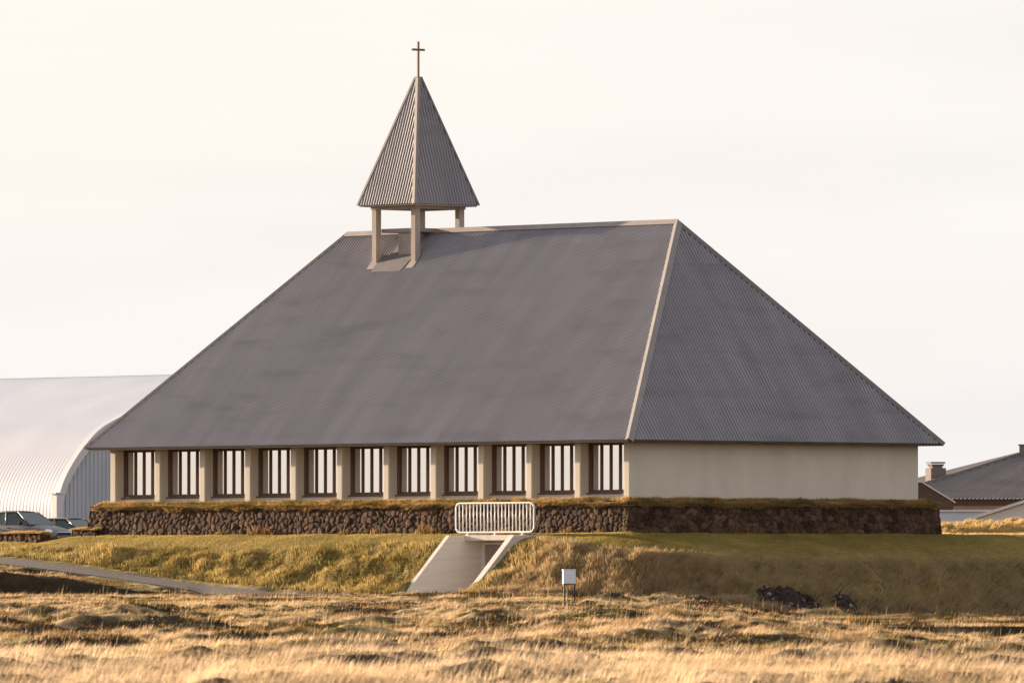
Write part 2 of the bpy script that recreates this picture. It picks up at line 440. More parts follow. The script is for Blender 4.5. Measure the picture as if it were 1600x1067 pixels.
ny, nx = GX.shape
idx = np.arange(nx * ny).reshape(ny, nx)
q = np.stack([idx[:-1, :-1], idx[:-1, 1:], idx[1:, 1:], idx[1:, :-1]], -1).reshape(-1, 4)
g = np_mesh('ground', np.stack([GX, GY, GZ], -1).reshape(-1, 3), [q], M['ground'], smooth=True, col=tone.reshape(-1, 3))
tag(g, 'grassy ground rising from the rough field to the church mound', 'ground', kind='structure')

# gravel path draped on the ground
xs = np.arange(_px[0] - .6, _px[-1], .25)
vv = []; 
cr = np.linspace(-1, 1, 9)
for xx in xs:
    yc = float(np.interp(xx, _px, _py)); wv = PATHW * (1 + .06 * (vn(xx * .9, 3.3, 61) - .5))
    for c in cr:
        wx_, wy_ = to_world(xx, yc + c * wv)
        vv.append((wx_, wy_, 0))
vv = np.array(vv); vv[:, 2] = height(vv[:, 0], vv[:, 1]) + .025
n = len(cr); ii = np.arange(len(xs) * n).reshape(len(xs), n)
q = np.stack([ii[:-1, :-1], ii[1:, :-1], ii[1:, 1:], ii[:-1, 1:]], -1).reshape(-1, 4)
p = np_mesh('path', vv, [q], M['gravel'], smooth=True)
tag(p, 'grey gravel path running along the foot of the grassy bank', 'path', kind='structure')

# ------------------------------------------------------------------ church
LW, WW, OV = 30.40, 15.14, .73
ZE, ZR = 3.515, 12.07
RX0, RX1, RY = 5.46, 24.76, -WW / 2
church = empty('church', (CO[0], CO[1], T0), CROT)
tag(church, 'cream church with a huge dark corrugated hip roof and a pointed steeple with a cross', 'church')

def corrugated(verts, faces, uvs, p0, p1, q0, q1, pitch, amp, spw, courses, lift):
    """one roof plane: eave p0->p1, top edge q0->q1 (q0==q1 for a triangle); waves run up the slope"""
    p0, p1, q0, q1 = (np.array(v, float) for v in (p0, p1, q0, q1))
    ax = p1 - p0; L = np.linalg.norm(ax); ax /= L
    up = (q0 - p0) - ax * np.dot(q0 - p0, ax); S = np.linalg.norm(up); up /= S
    nrm = np.cross(ax, up); nrm *= np.sign(nrm[2])
    a0 = np.dot(q0 - p0, ax); a1 = np.dot(q1 - p0, ax)
    ns = int(L / pitch * spw) + 1
    a = np.linspace(0, L, ns)
    tm = np.where(a < a0, a / max(a0, 1e-6), np.where(a > a1, (L - a) / max(L - a1, 1e-6), 1.0)) * S
    h = amp * np.sin(2 * np.pi * a / pitch)
    base = len(verts)
    off = sum(len(v) for v in verts)
    for c in range(courses):
        t0 = np.minimum(tm, S * c / courses); t1 = np.minimum(tm, S * (c + 1) / courses)
        for t, l in ((t0, lift), (t1, 0.0)):
            verts.append(p0 + a[:, None] * ax + t[:, None] * up + (h + l)[:, None] * nrm)
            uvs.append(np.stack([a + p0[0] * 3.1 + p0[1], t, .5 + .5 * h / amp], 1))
        k = np.arange(ns - 1)
        ok = (t1 - t0 > 1e-4)[:-1] | (t1 - t0 > 1e-4)[1:]
        k = k[ok]
        faces.append(np.stack([off + k, off + k + 1, off + ns + k + 1, off + ns + k], 1))
        off += 2 * ns
def sheet(name, planes, pitch, amp, spw, courses, lift, mat, parent):
    v, f, u = [], [], []
    for pl in planes: corrugated(v, f, u, *pl, pitch, amp, spw, courses, lift)
    return np_mesh(name, np.concatenate(v), [np.concatenate(f)], mat, parent, smooth=True, uv=np.concatenate(u))
eA, eB = (-OV, OV, ZE), (LW + OV, OV, ZE)
eC, eD = (LW + OV, -WW - OV, ZE), (-OV, -WW - OV, ZE)
r0, r1 = (RX0, RY, ZR), (RX1, RY, ZR)
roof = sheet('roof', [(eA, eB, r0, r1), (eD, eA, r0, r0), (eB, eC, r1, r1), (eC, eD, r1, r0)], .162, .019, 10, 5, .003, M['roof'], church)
# folded flashings on hips and ridge
def fold(name, p, q, w, nA, nB, mat, parent, lift=.035, th=.02, w2=None, rise=.03):
    """V-shaped cap along p->q lying on planes with normals nA and nB"""
    p, q, nA, nB = Vector(p), Vector(q), Vector(nA).normalized(), Vector(nB).normalized()
    d = (q - p).normalized()
    sa = d.cross(nA); sb = d.cross(nB)
    if sa.dot(nB) > 0: sa = -sa
    if sb.dot(nA) > 0: sb = -sb
    mid = (nA + nB).normalized(); w2 = w2 or w
    mb = MB()
    prof = [sa * w + nA * lift, mid * (lift + rise), sb * w2 + nB * lift, sb * w2 + nB * (lift - th), mid * (lift + rise - th), sa * w + nA * (lift - th)]
    A = [mb.bm.verts.new(p + o) for o in prof]; B = [mb.bm.verts.new(q + o) for o in prof]
    for i in range(6): mb.bm.faces.new((A[i], B[i], B[(i+1) % 6], A[(i+1) % 6]))
    mb.bm.faces.new((A[0], A[1], A[4], A[5])); mb.bm.faces.new((A[1], A[2], A[3], A[4]))
    mb.bm.faces.new((B[5], B[4], B[1], B[0])); mb.bm.faces.new((B[4], B[3], B[2], B[1]))
    return mb.build(name, mat, parent)
hz = ZR - ZE
nF = Vector((0, hz, WW/2 + OV)); nBk = Vector((0, -hz, WW/2 + OV))
nRt = Vector((-hz, 0, RX0 + OV)); nLf = Vector((hz, 0, LW + OV - RX1))
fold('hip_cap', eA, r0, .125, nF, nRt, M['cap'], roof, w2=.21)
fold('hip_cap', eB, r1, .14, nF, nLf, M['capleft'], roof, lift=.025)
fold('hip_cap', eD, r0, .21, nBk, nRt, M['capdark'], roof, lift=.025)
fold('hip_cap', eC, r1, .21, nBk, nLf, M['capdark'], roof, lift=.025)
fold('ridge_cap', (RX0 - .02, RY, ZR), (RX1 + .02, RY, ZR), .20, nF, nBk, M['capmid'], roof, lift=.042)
mb = MB()
fo = OV - .05
mb.box(-fo, LW + fo, -WW - fo, fo, ZE - .085, ZE - .03)
mb.build('soffit', M['board'], roof)
mb = MB(); dz = -.032; g_ = .012
k_ = [(eA[0] + g_, eA[1] - g_, ZE + dz), (eB[0] - g_, eB[1] - g_, ZE + dz), (eC[0] - g_, eC[1] + g_, ZE + dz), (eD[0] + g_, eD[1] + g_, ZE + dz)]
j_ = [(RX0, RY, ZR - .04), (RX1, RY, ZR - .04)]
mb.poly([k_[0], k_[1], j_[1], j_[0]]); mb.poly([k_[3], k_[0], j_[0]]); mb.poly([k_[1], k_[2], j_[1]]); mb.poly([k_[2], k_[3], j_[0], j_[1]])
mb.build('deck', M['board'], roof)

# walls behind the window bays, closed gable walls
mb = MB()
mb.box(0, LW, -WW, -.62, .6, ZE - .085)
wall = mb.build('wall', M['stucco'], church)
mb = MB(); mb.box(-.004, .33, -.62, 0, 1.0, ZE - .087, .03, 2)
mb.box(.0, .30, -WW - .003, -.58, 1.0, ZE - .088)
mb = None
mb = MB(); mb.box(-.012, .30, -WW - .012, -.03, .6, ZE - .086, .02, 2)
mb.build('gable_wall', M['stucco'], church)
mb = MB(); mb.box(.0, LW, -.60, -.34, .6, 1.55); mb.box(.0, LW, -.33, -.02, .6, 1.27)
mb.build('plinth', M['concrete_pale'], church)
PITCH = (LW - .33) / 11
for k in range(12):
    x0 = k * PITCH
    mb = MB()
    xa, xb = (x0 - .004 if k == 0 else x0), x0 + .33
    mb.box(xa, xb, -.56, 0, 1.0, ZE - .087, .035, 3)
    mb.build('pillar', M['stucco'], church)
# one window: frame, panes and sill
def window_meshes():
    W = PITCH - .33
    z0, z1 = 1.56, ZE - .09
    fr = MB()
    yb, yf = -.54, -.42
    fr.box(0, .16, yb, yf, z0, z1); fr.box(W - .16, W, yb, yf, z0, z1)
    fr.box(.16, W - .16, yb, yf, z0, z0 + .085); fr.box(.16, W - .16, yb, yf, z1 - .075, z1)
    inner0, inner1 = .16, W - .16
    pw = (inner1 - inner0) / 4
    for i in (1, 2, 3):
        c = inner0 + pw * i
        fr.box(c - .034, c + .034, yb, yf + .003, z0 + .085, z1 - .075)
    pn = MB()
    for i in range(4):
        a = inner0 + pw * i + (.034 if i else 0) + .002; b = inner0 + pw * (i + 1) - (.034 if i < 3 else 0) - .002
        pn.box(a - .004, b + .004, -.50, -.476, z0 + .08, z1 - .07)
        # slim casement rail round every pane
        for (xa, xb, za, zb) in ((a, a + .012, z0 + .085, z1 - .075), (b - .012, b, z0 + .085, z1 - .075)):
            fr.box(xa, xb, -.475, -.462, za, zb)
        for (za, zb) in ((z0 + .085, z0 + .10), (z1 - .09, z1 - .075)):
            fr.box(a + .012, b - .012, -.475, -.464, za, zb)
    si = MB(); si.box(-.0, W, -.46, -.29, 1.50, 1.548, .01)
    return fr, pn, si
fr, pn, si = window_meshes()
w0 = fr.build('window', M['timber'], church); p0 = pn.build('pane', M['pane'], w0); s0 = si.build('sill', M['timber'], w0)
w0.location = (.33, 0, 0)
for k in range(1, 11):
    w = w0.copy(); COL.objects.link(w); w.parent = church; w.location = (.33 + k * PITCH, 0, 0)
    for ch in (p0, s0):
        c = ch.copy(); COL.objects.link(c); c.parent = w

# steeple
SX, SY = 20.50, RY
ZB, ZA = 13.07, 18.11
HB = 1.71
a_, b_, c_, d_ = (SX - HB, SY + HB, ZB), (SX + HB, SY + HB, ZB), (SX + HB, SY - HB, ZB), (SX - HB, SY - HB, ZB)
TH = .10
def tp(sx, sy): return (SX + sx * TH, SY + sy * TH, ZA)
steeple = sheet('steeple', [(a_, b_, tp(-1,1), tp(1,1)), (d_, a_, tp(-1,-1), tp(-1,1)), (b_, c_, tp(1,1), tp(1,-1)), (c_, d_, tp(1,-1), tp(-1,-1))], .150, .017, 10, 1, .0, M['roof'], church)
hs = ZA - ZB; run = HB - TH
nf, nb, nr, nl = Vector((0,hs,run)), Vector((0,-hs,run)), Vector((-hs,0,run)), Vector((hs,0,run))
for (p, q, n1, n2) in ((a_, tp(-1,1), nf, nr), (b_, tp(1,1), nf, nl), (c_, tp(1,-1), nb, nl), (d_, tp(-1,-1), nb, nr)):
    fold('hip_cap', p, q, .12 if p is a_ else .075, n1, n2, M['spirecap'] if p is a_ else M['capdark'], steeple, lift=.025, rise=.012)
mb = MB(); mb.box(SX - .13, SX + .13, SY - .13, SY + .13, ZA - .03, ZA + .05, .01); mb.build('top_plate', M['spirecap'], steeple)
mb = MB(); mb.box(SX - HB + .06, SX + HB - .06, SY - HB + .06, SY + HB - .06, ZB - .06, ZB - .005)
mb.box(SX - 1.33, SX + 1.33, SY + .98, SY + 1.33, ZB - .17, ZB - .062); mb.box(SX - 1.33, SX + 1.33, SY - 1.33, SY - .98, ZB - .17, ZB - .062)
mb.box(SX - 1.30, SX - 1.0, SY - .978, SY + .978, ZB - .165, ZB - .063); mb.box(SX + 1.0, SX + 1.30, SY - .978, SY + .978, ZB - .165, ZB - .063)
mb.build('soffit', M['post'], steeple)
def roof_z(y): return ZR - abs(y - RY) * (ZR - ZE) / (WW / 2 + OV)
PO = 1.165
for sx in (-1, 1):
    for sy in (-1, 1):
        px, py = SX + sx * PO, SY + sy * PO
        mb = MB(); mb.box(px - .13, px + .13, py - .135, py + .135, roof_z(py) - .35, ZB - .172, .008)
        mb.build('post', M['post'], steeple)
        # lead collar round the foot of each post, lying on the slope
        s_ = 1 if sy > 0 else -1
        mb = MB()
        def rp(x, y, l): return (x, y, roof_z(y) + l)
        ya, yb2 = py - s_ * .16, py + s_ * .34
        mb.prism([rp(px - .21, ya, .03), rp(px + .21, ya, .03), rp(px + .21, yb2, .03), rp(px - .21, yb2, .03)], (0, 0, .03))
        mb.build('collar', M['cap'], steeple)
mb = MB()
mb.box(SX - .042, SX + .042, SY - .042, SY + .042, ZA + .05, 19.55, .008)
mb.box(SX - .038, SX + .038, SY - .335, SY - .043, 19.185, 19.27, .008); mb.box(SX - .038, SX + .038, SY + .043, SY + .335, 19.185, 19.27, .008)
mb.build('cross', M['cross'], steeple)
# little roof hatch under the steeple: box, flat lid and metal apron
mb = MB()
hx0, hx1 = SX - .62, SX + .12
y_in, y_out = RY + .1, RY + .95
mb.prism([(hx0, y_in, roof_z(y_in) - .2), (hx0, y_out, roof_z(y_out) - .1), (hx0, y_out, ZR - .09), (hx0, y_in, ZR - .09)], (hx1 - hx0, 0, 0), .01)
hatch = mb.build('hatch', M['hatchgrey'], church)
mb = MB(); mb.box(SX - 1.02, SX + 1.02, RY - .35, RY + 1.04, ZR - .085, ZR + .07, .01); mb.build('lid', M['cap'], hatch)
mb = MB()
def ap(x, y, l): return (x, y, roof_z(y) + l)
mb.prism([ap(SX - .95, RY + .98, .03), ap(SX + 1.0, RY + .98, .03), ap(SX + 1.0, RY + 1.62, .03), ap(SX - .75, RY + 1.62, .03)], (0, 0, .025))
mb.prism([ap(hx1 + .02, RY + .25, .032), ap(hx1 + .42, RY + .25, .032), ap(hx1 + .42, RY + .97, .032), ap(hx1 + .02, RY + .97, .032)], (0, 0, .025))
mb.build('apron', M['lead'], hatch)

# ------------------------------------------------------------------ dry stone walls
def voronoi(s, z, cw, ch, seed, warp=.35):
    r = np.random.default_rng(seed); P = r.random((256, 64, 3))
    s = s + .06 * (vn(s * 5, z * 5, seed) - .5); z = z + .06 * (vn(s * 5, z * 5, seed + 1) - .5)
    gi = np.floor(s / cw).astype(int); gj = np.floor(z / ch).astype(int)
    d1 = np.full(s.shape, 9.0); d2 = np.full(s.shape, 9.0); idd = np.zeros(s.shape)
    for di in (-1, 0, 1):
        for dj in (-1, 0, 1):
            a, b = (gi + di), (gj + dj)
            pr = P[a & 255, b & 63]
            cx = (a + .5 + (pr[..., 0] - .5) * .9 + .25 * (b & 1)) * cw; cz = (b + .5 + (pr[..., 1] - .5) * .9) * ch
            dd = np.hypot(s - cx, (z - cz) * 1.15)
            closer = dd < d1
            d2 = np.where(closer, d1, np.minimum(d2, dd)); idd = np.where(closer, pr[..., 2], idd); d1 = np.where(closer, dd, d1)
    return d1, d2, idd
def stone_mesh(name, path, z0, z1f, batter, parent, seed, step=.045, closed=True, cw=.31, ch=.235, corner=None, inward=.0):
    """path: (N,2) outline at the foot with outward normals; the face leans in by batter towards the top"""
    pts, nor, s = path
    nz = int((z1f - z0) / step) + 1
    zz = np.linspace(0, 1, nz)
    S, Zt = np.meshgrid(s, zz)
    Z = z0 + (z1f - z0) * Zt
    d1, d2, idd = voronoi(S, Z, cw, ch, seed)
    if corner is not None:      # squared blocks stacked at the corner
        e1_, e2_, ie = voronoi(S, Z, .55, .22, seed + 5)
        t = np.exp(-((S - corner) / .45)**2)[..., None]
        use = t[..., 0] > .45
        d1 = np.where(use, e1_, d1); d2 = np.where(use, e2_, d2); idd = np.where(use, ie * .6 + .35, idd)
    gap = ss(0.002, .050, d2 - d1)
    disp = .070 * gap - .05 + .040 * (idd - .5) + .018 * (fbm(S * 9, Z * 9, 2, seed + 2) - .5) + .05 * ((idd * 13.7) % 1.0 - .5) * np.sin(S * 9 + idd * 40)*.3
    lean = batter * Zt
    X = pts[None, :, 0] + nor[None, :, 0] * (disp - lean); Y = pts[None, :, 1] + nor[None, :, 1] * (disp - lean)
    Z = Z + .035 * (vn(S * 3, Z * 3, seed + 9) - .5) * np.where(Zt > .98, 3.0, 0.3)
    hue = np.array([.068,.038,.026]); hue2 = np.array([.100,.054,.034])
    tnc = hue + (hue2 - hue) * ss(.7, .9, (idd * 7.3) % 1.0)[..., None]
    tnc = tnc * (.55 + .9 * idd[..., None])
    lich = ss(.62, .72, fbm(S * 2.3, Z * 2.3, 3, seed + 3))[..., None]
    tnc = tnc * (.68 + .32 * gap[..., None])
    tnc = tnc + lich * np.array([.026,.016,.006])
    ns = len(s)
    ii = np.arange(nz * ns).reshape(nz, ns)
    q = np.stack([ii[:-1, :-1], ii[:-1, 1:], ii[1:, 1:], ii[1:, :-1]], -1).reshape(-1, 4)
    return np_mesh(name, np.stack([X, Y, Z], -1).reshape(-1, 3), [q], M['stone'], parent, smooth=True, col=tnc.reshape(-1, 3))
def round_rect(x0, x1, y0, y1, r, step):
    """outline anticlockwise seen from above starting at (x0, y0)"""
    seg = []
    def line(a, b):
        n = max(2, int(math.dist(a, b) / step)); 
        for i in range(n): seg.append((a[0] + (b[0]-a[0]) * i / n, a[1] + (b[1]-a[1]) * i / n))
    def arc(cx, cy, a0):
        n = max(4, int(r * math.pi / 2 / step))
        for i in range(n):
            t = a0 + math.pi / 2 * i / n; seg.append((cx + r * math.cos(t), cy + r * math.sin(t)))
    line((x0 + r, y0), (x1 - r, y0)); arc(x1 - r, y0 + r, -math.pi / 2)
    line((x1, y0 + r), (x1, y1 - r)); arc(x1 - r, y1 - r, 0)
    line((x1 - r, y1), (x0 + r, y1)); arc(x0 + r, y1 - r, math.pi / 2)
    line((x0, y1 - r), (x0, y0 + r)); arc(x0 + r, y0 + r, math.pi)
    seg.append(seg[0])
    p = np.array(seg)
    t = np.gradient(p, axis=0); t[0] = t[-1] = p[1] - p[-2]
    t /= np.linalg.norm(t, axis=1)[:, None]
    nrm = np.stack([t[:, 1], -t[:, 0]], 1)
    s = np.concatenate([[0], np.cumsum(np.linalg.norm(np.diff(p, axis=0), axis=1))])
    return p, nrm, s
rw = empty('retaining_wall', (CO[0], CO[1], T0), CROT)
tag(rw, 'low dark lava stone wall with grassy top around the foot of the church', 'stone wall')
OUT = .74; STOP = 1.20
pth = round_rect(-OUT, LW + OUT, -WW - OUT, OUT, .16, .045)
corner_s = float(pth[2][np.argmin(np.hypot(pth[0][:, 0] + OUT, pth[0][:, 1] - OUT))])
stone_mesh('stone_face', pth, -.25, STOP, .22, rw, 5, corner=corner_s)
# turf cap: from the top of the stones up to the church wall
def turf_z(x, y):
    dist = np.maximum(np.maximum(-x, x - LW), np.maximum(y, -y - WW))     # distance outside the church wall
    return 1.33 - .30 * np.clip(dist, 0, 1)**1.3 + .07 * (fbm(x * 1.5, y * 1.5, 2, 71) - .5)
vs = []; fs = []
offs = [.58, .50, .36, .2, .05, -.35]
ring = [round_rect(-o, LW + o, -WW - o, o, .05, .3)[0] for o in (.5,)][0]
cx, cy = LW / 2, -WW / 2
tb = []
for o in offs:
    r_ = ring.copy()
    r_[:, 0] = np.where(ring[:, 0] < 0, ring[:, 0] + (.5 - o), np.where(ring[:, 0] > LW, ring[:, 0] - (.5 - o), ring[:, 0]))
    r_[:, 1] = np.where(ring[:, 1] > 0, ring[:, 1] - (.5 - o), np.where(ring[:, 1] < -WW, ring[:, 1] + (.5 - o), ring[:, 1]))
    z = turf_z(r_[:, 0], r_[:, 1]) - (.14 if o > .55 else 0)
    tb.append(np.column_stack([r_, z]))
tb = np.array(tb); ii = np.arange(tb.shape[0] * tb.shape[1]).reshape(tb.shape[:2])
q = np.stack([ii[:-1, :-1], ii[:-1, 1:], ii[1:, 1:], ii[1:, :-1]], -1).reshape(-1, 4)
np_mesh('turf_cap', tb.reshape(-1, 3), [q], M['ground'], rw, smooth=True, col=np.tile([.22,.15,.06], (tb.shape[0] * tb.shape[1], 1)))

# two low pieces of stone wall by the parked cars
def low_wall(u0, u1, v_top, yl_, label, seed):
    xa, xb = x_for_u(u1, yl_), x_for_u(u0, yl_)
    ox, oy = to_world(xa, yl_); zg = float(height(ox, oy)) - .15
    e = empty('low_stone_wall', (ox, oy, zg), CROT)
    tag(e, label, 'stone wall')
    ht = (HOR - v_top) / F * oy - zg
    L = xb - xa
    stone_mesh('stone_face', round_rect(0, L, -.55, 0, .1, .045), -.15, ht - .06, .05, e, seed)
    mb = MB(); 
    nx_ = int(L / .15)
    g_ = np.meshgrid(np.linspace(.03, L - .03, nx_), np.linspace(-.52, -.03, 6))
    zz = ht - .05 + .06 * np.sin(np.clip((g_[1] + .52) / .49, 0, 1) * np.pi) + .08 * (fbm(g_[0] * 2, g_[1] * 3, 2, seed) - .4)
    ii = np.arange(nx_ * 6).reshape(6, nx_)
    q = np.stack([ii[:-1, :-1], ii[:-1, 1:], ii[1:, 1:], ii[1:, :-1]], -1).reshape(-1, 4)
    np_mesh('turf_cap', np.stack([g_[0], g_[1], zz], -1).reshape(-1, 3), [q], M['ground'], e, smooth=True, col=np.tile([.24,.165,.07], (nx_ * 6, 1)))
    return e, L, ht
LOWS = [low_wall(-160, 64, 832, 1.2, 'low turf-topped stone wall in front of the silver car', 21),
        low_wall(109, 150, 826.5, 1.0, 'short low stone wall between the car bonnet and the church wall', 22)]

# ------------------------------------------------------------------ concrete entrance in the bank
def cw(x, y, z): return (x, y, z)
ent = empty('basement_entrance', (CO[0], CO[1], T0), CROT)
tag(ent, 'grey concrete basement entrance with sloping side walls cut into the grassy bank', 'entrance')
ztop, zbot = -.06, -2.42
prof = [(YL - 1.2, zbot - .4), (YF + .3, zbot - .4), (YF + .3, zbot - .12), (YS, ztop), (YL - 1.2, ztop)]
mb = MB(); mb.prism([(PXL, y, z) for y, z in prof], (.22, 0, 0), .012); mb.build('wing_wall', M['concrete'], ent)
mb = MB(); mb.prism([(PXR - .30, y, z) for y, z in prof], (.30, 0, 0), .012); mb.build('wing_wall', M['concrete'], ent)
mb = MB(); mb.box(PXR + .003, PXL - .003, YL - 1.2, YL, ztop - .19, ztop + .012, .01); mb.build('lintel', M['concrete_pale'], ent)
mb = MB(); mb.box(PXR + .003, PXL - .003, YL - 1.19, YL - .8, zbot - .3, ztop - .195); bw = mb.build('back_wall', M['concrete'], ent)
mb = MB(); mb.box(PXL - 1.75, PXL - .35, YL - .797, YL - .74, zbot, zbot + 2.02)
for i in range(7): mb.box(PXL - 1.73 + i * .195, PXL - 1.73 + i * .195 + .17, YL - .738, YL - .722, zbot + .04, zbot + 1.97)
door = mb.build('door', M['door'], ent)
mb = MB(); mb.box(PXL - .34, PXL - .27, YL - .797, YL - .70, zbot, zbot + 2.08); mb.box(PXL - 1.83, PXL - 1.76, YL - .797, YL - .70, zbot, zbot + 2.08); mb.box(PXL - 1.757, PXL - .343, YL - .797, YL - .70, zbot + 2.025, zbot + 2.08)
mb.build('door_frame', M['concrete_pale'], ent)
mb = MB(); mb.box(PXR + .003, PXL - .003, YL - .8, YF + 1.0, zbot - .3, zbot + .02); mb.build('floor_slab', M['concrete'], ent)

# white guard railing above the entrance
YR = YL - .12
rx0, rx1 = x_for_u(834.5, YR), x_for_u(712.5, YR)
ZRB, ZRT = .06, 1.16
rail = empty('guard_railing', (CO[0], CO[1], T0), CROT)
tag(rail, 'white tubular guard railing with upright bars above the concrete entrance', 'railing')
rad = .22; loop = []
for (cx, cz, a0) in ((rx1 - rad, ZRT - rad, 0), (rx0 + rad, ZRT - rad, 90), (rx0 + rad, ZRB + rad, 180), (rx1 - rad, ZRB + rad, 270)):
    for i in range(7):
        t = R(a0 + 15 * i); loop.append((cx + rad * math.cos(t), YR, cz + rad * math.sin(t)))
mb = MB(); mb.tube(loop, .034, 10, closed=True); mb.build('rail', M['white_metal'], rail, smooth=True)
nb = 22
for i in range(1, nb):
    x = rx0 + (rx1 - rx0) * i / nb
    zb_ = ZRB; zt_ = ZRT
    mb = MB(); mb.tube([(x, YR, ZRB), (x, YR, ZRT)], .022, 8); mb.build('baluster', M['white_metal'], rail, smooth=True)
for u in (731, 773.5, 816.5):
    x = x_for_u(u, YR)
    mb = MB(); mb.tube([(x, YR, -.12), (x, YR, ZRB)], .028, 8); mb.box(x - .07, x + .07, YR - .07, YR + .07, -.055, -.03); mb.build('leg', M['white_metal'], rail)

# ------------------------------------------------------------------ sign box in the field
sp = hit(889, 948, 330, 400)
sg = empty('utility_box', (sp.x, sp.y, sp.z), R(8))
tag(sg, 'small white box on three dark steel legs standing in the dry grass', 'utility box')
k = sp.y / F
bw_, bh = 19.5 * k, 21.5 * k; lt = 36.5 * k
mb = MB(); mb.box(-bw_/2, bw_/2, -.14, .14, lt, lt + bh, .018, 3); bx = mb.build('box', M['signbox'], sg)
mb = MB(); mb.box(-bw_/2 - .012, bw_/2 + .012, -.152, .152, lt + bh - .012, lt + bh + .022, .008); mb.build('lid', M['signbox'], bx)
mb = MB(); mb.box(bw_/2 + .001, bw_/2 + .022, -.06, -.02, lt + .06, lt + .14); mb.build('latch', M['dark_metal'], bx)
mb = MB(); mb.box(-bw_/2 + .01, bw_/2 - .01, -.13, .13, lt - .05, lt - .012); mb.build('frame', M['dark_metal'], sg)
for (lx, ly) in ((-bw_/2 + .03, -.1), (-.03, .11), (bw_/2 - .03, -.1)):
    mb = MB(); mb.tube([(lx, ly, -.35), (lx, ly, lt - .03)], .022, 8); mb.build('leg', M['dark_metal'], sg)

# ------------------------------------------------------------------ white arched hall
hb = at(91, 930, 470); HR = 7.95; ZH = 1.95
hall = empty('arched_hall', (hb.x, hb.y, ZH), CROT)
tag(hall, 'white arched hall of ribbed sheet metal with grey blue end wall behind the cars', 'hall')
# local x along the axis (away to the left), local y out to the front-left, so the body lies at y from 0 to -2R
HL = 62.0; pt = .235
HH, AR, ZSP = 9.85, 12.0, 2.75            # half width, arc radius, height of the upright foot
_ctl = np.array([(0, -.6), (0, .3), (0, 1.25), (.05, 2.2), (.38, 3.1), (.95, 3.95), (1.62, 4.7), (2.55, 5.46), (4.0, 6.1), (6.2, 7.05), (8.1, 7.75), (9.85, 8.05), (11.6, 7.75)])
def _half():
    o = []
    for i in range(1, len(_ctl) - 2):
        p0_, p1_, p2_, p3_ = _ctl[i-1:i+3]
        for t in np.linspace(0, 1, 7)[:-1]:
            o.append(.5 * (2*p1_ + (p2_ - p0_) * t + (2*p0_ - 5*p1_ + 4*p2_ - p3_) * t*t + (3*p1_ - p0_ - 3*p2_ + p3_) * t**3))
    o.append(_ctl[-2]); o[0] = np.array([0, -.3])
    return np.array(o)
_hp = _half()
_full = np.concatenate([np.column_stack([-_hp[:, 0], _hp[:, 1]]), np.column_stack([-2 * HH + _hp[::-1, 0], _hp[::-1, 1]])[1:]])
_tg = np.gradient(_full, axis=0); _tg /= np.linalg.norm(_tg, axis=1)[:, None]
def arch(n=0, dr=0.0):
    """hall section from the near foot over the top to the far foot: offset y, height, outward normal"""
    nr_ = np.column_stack([_tg[:, 1], -_tg[:, 0]])
    return np.column_stack([_full + nr_ * dr, nr_])
a = np.linspace(0, HL, int(HL / pt * 6) + 1)
ar = arch(61); nt_ = len(ar)
wv = .0035 * np.sin(2 * np.pi * a / pt)
V = np.stack([np.broadcast_to(a + .12, (nt_, len(a))), ar[:, 0:1] + ar[:, 2:3] * wv, ar[:, 1:2] + ar[:, 3:4] * wv], -1)
na = len(a); ii = np.arange(na * nt_).reshape(nt_, na)
q = np.stack([ii[:-1, :-1], ii[1:, :-1], ii[1:, 1:], ii[:-1, 1:]], -1).reshape(-1, 4)
np_mesh('shell', V.reshape(-1, 3), [q], M['hall'], hall, smooth=True)
# ridge strip
mb = MB(); mb.box(0.4, HL, -HH - .35, -HH + .35, 8.04, 8.09, .01); mb.build('ridge_strip', M['hall'], hall)
# end wall: upright sheets with raised ribs
mb = MB()
arc = [(.10, o_[0], o_[1]) for o_ in arch(49, -.07)]
mb.prism(arc, (.12, 0, 0))
endw = mb.build('end_wall', M['hall_end'], hall)
mb = MB()
yy = -.5
while yy > -2 * HH + .4:
    hgt = float(np.interp(min(-yy, 2 * HH + yy), _hp[:, 0] + np.arange(len(_hp)) * 1e-6, _hp[:, 1])) - .16
    mb.box(.055, .102, yy - .055, yy, -.1, hgt)
    yy -= .235
mb.build('rib', M['hall_end'], endw)
# arched trim with a boxed foot
mb = MB()
b = bmesh.new(); L0 = []
oi, oo = arch(61, -.24), arch(61, .10)
for p_, q_ in zip(oi, oo):
    L0.append([b.verts.new(v_) for v_ in ((-.04, p_[0], p_[1]), (-.04, q_[0], q_[1]), (.34, q_[0], q_[1]), (.34, p_[0], p_[1]))])
for i in range(len(L0) - 1):
    for j in range(4): b.faces.new((L0[i][j], L0[i+1][j], L0[i+1][(j+1) % 4], L0[i][(j+1) % 4]))
b.faces.new(L0[0]); b.faces.new(L0[-1][::-1])
mb.join(b); mb.build('arch_trim', M['trim'], hall)
mb = MB(); mb.box(-.06, .30, -.26, .13, -.4, 2.55, .01); mb.box(-.09, .36, -.32, .20, 2.55, 2.64, .01); mb.build('trim_foot', M['trim'], hall)

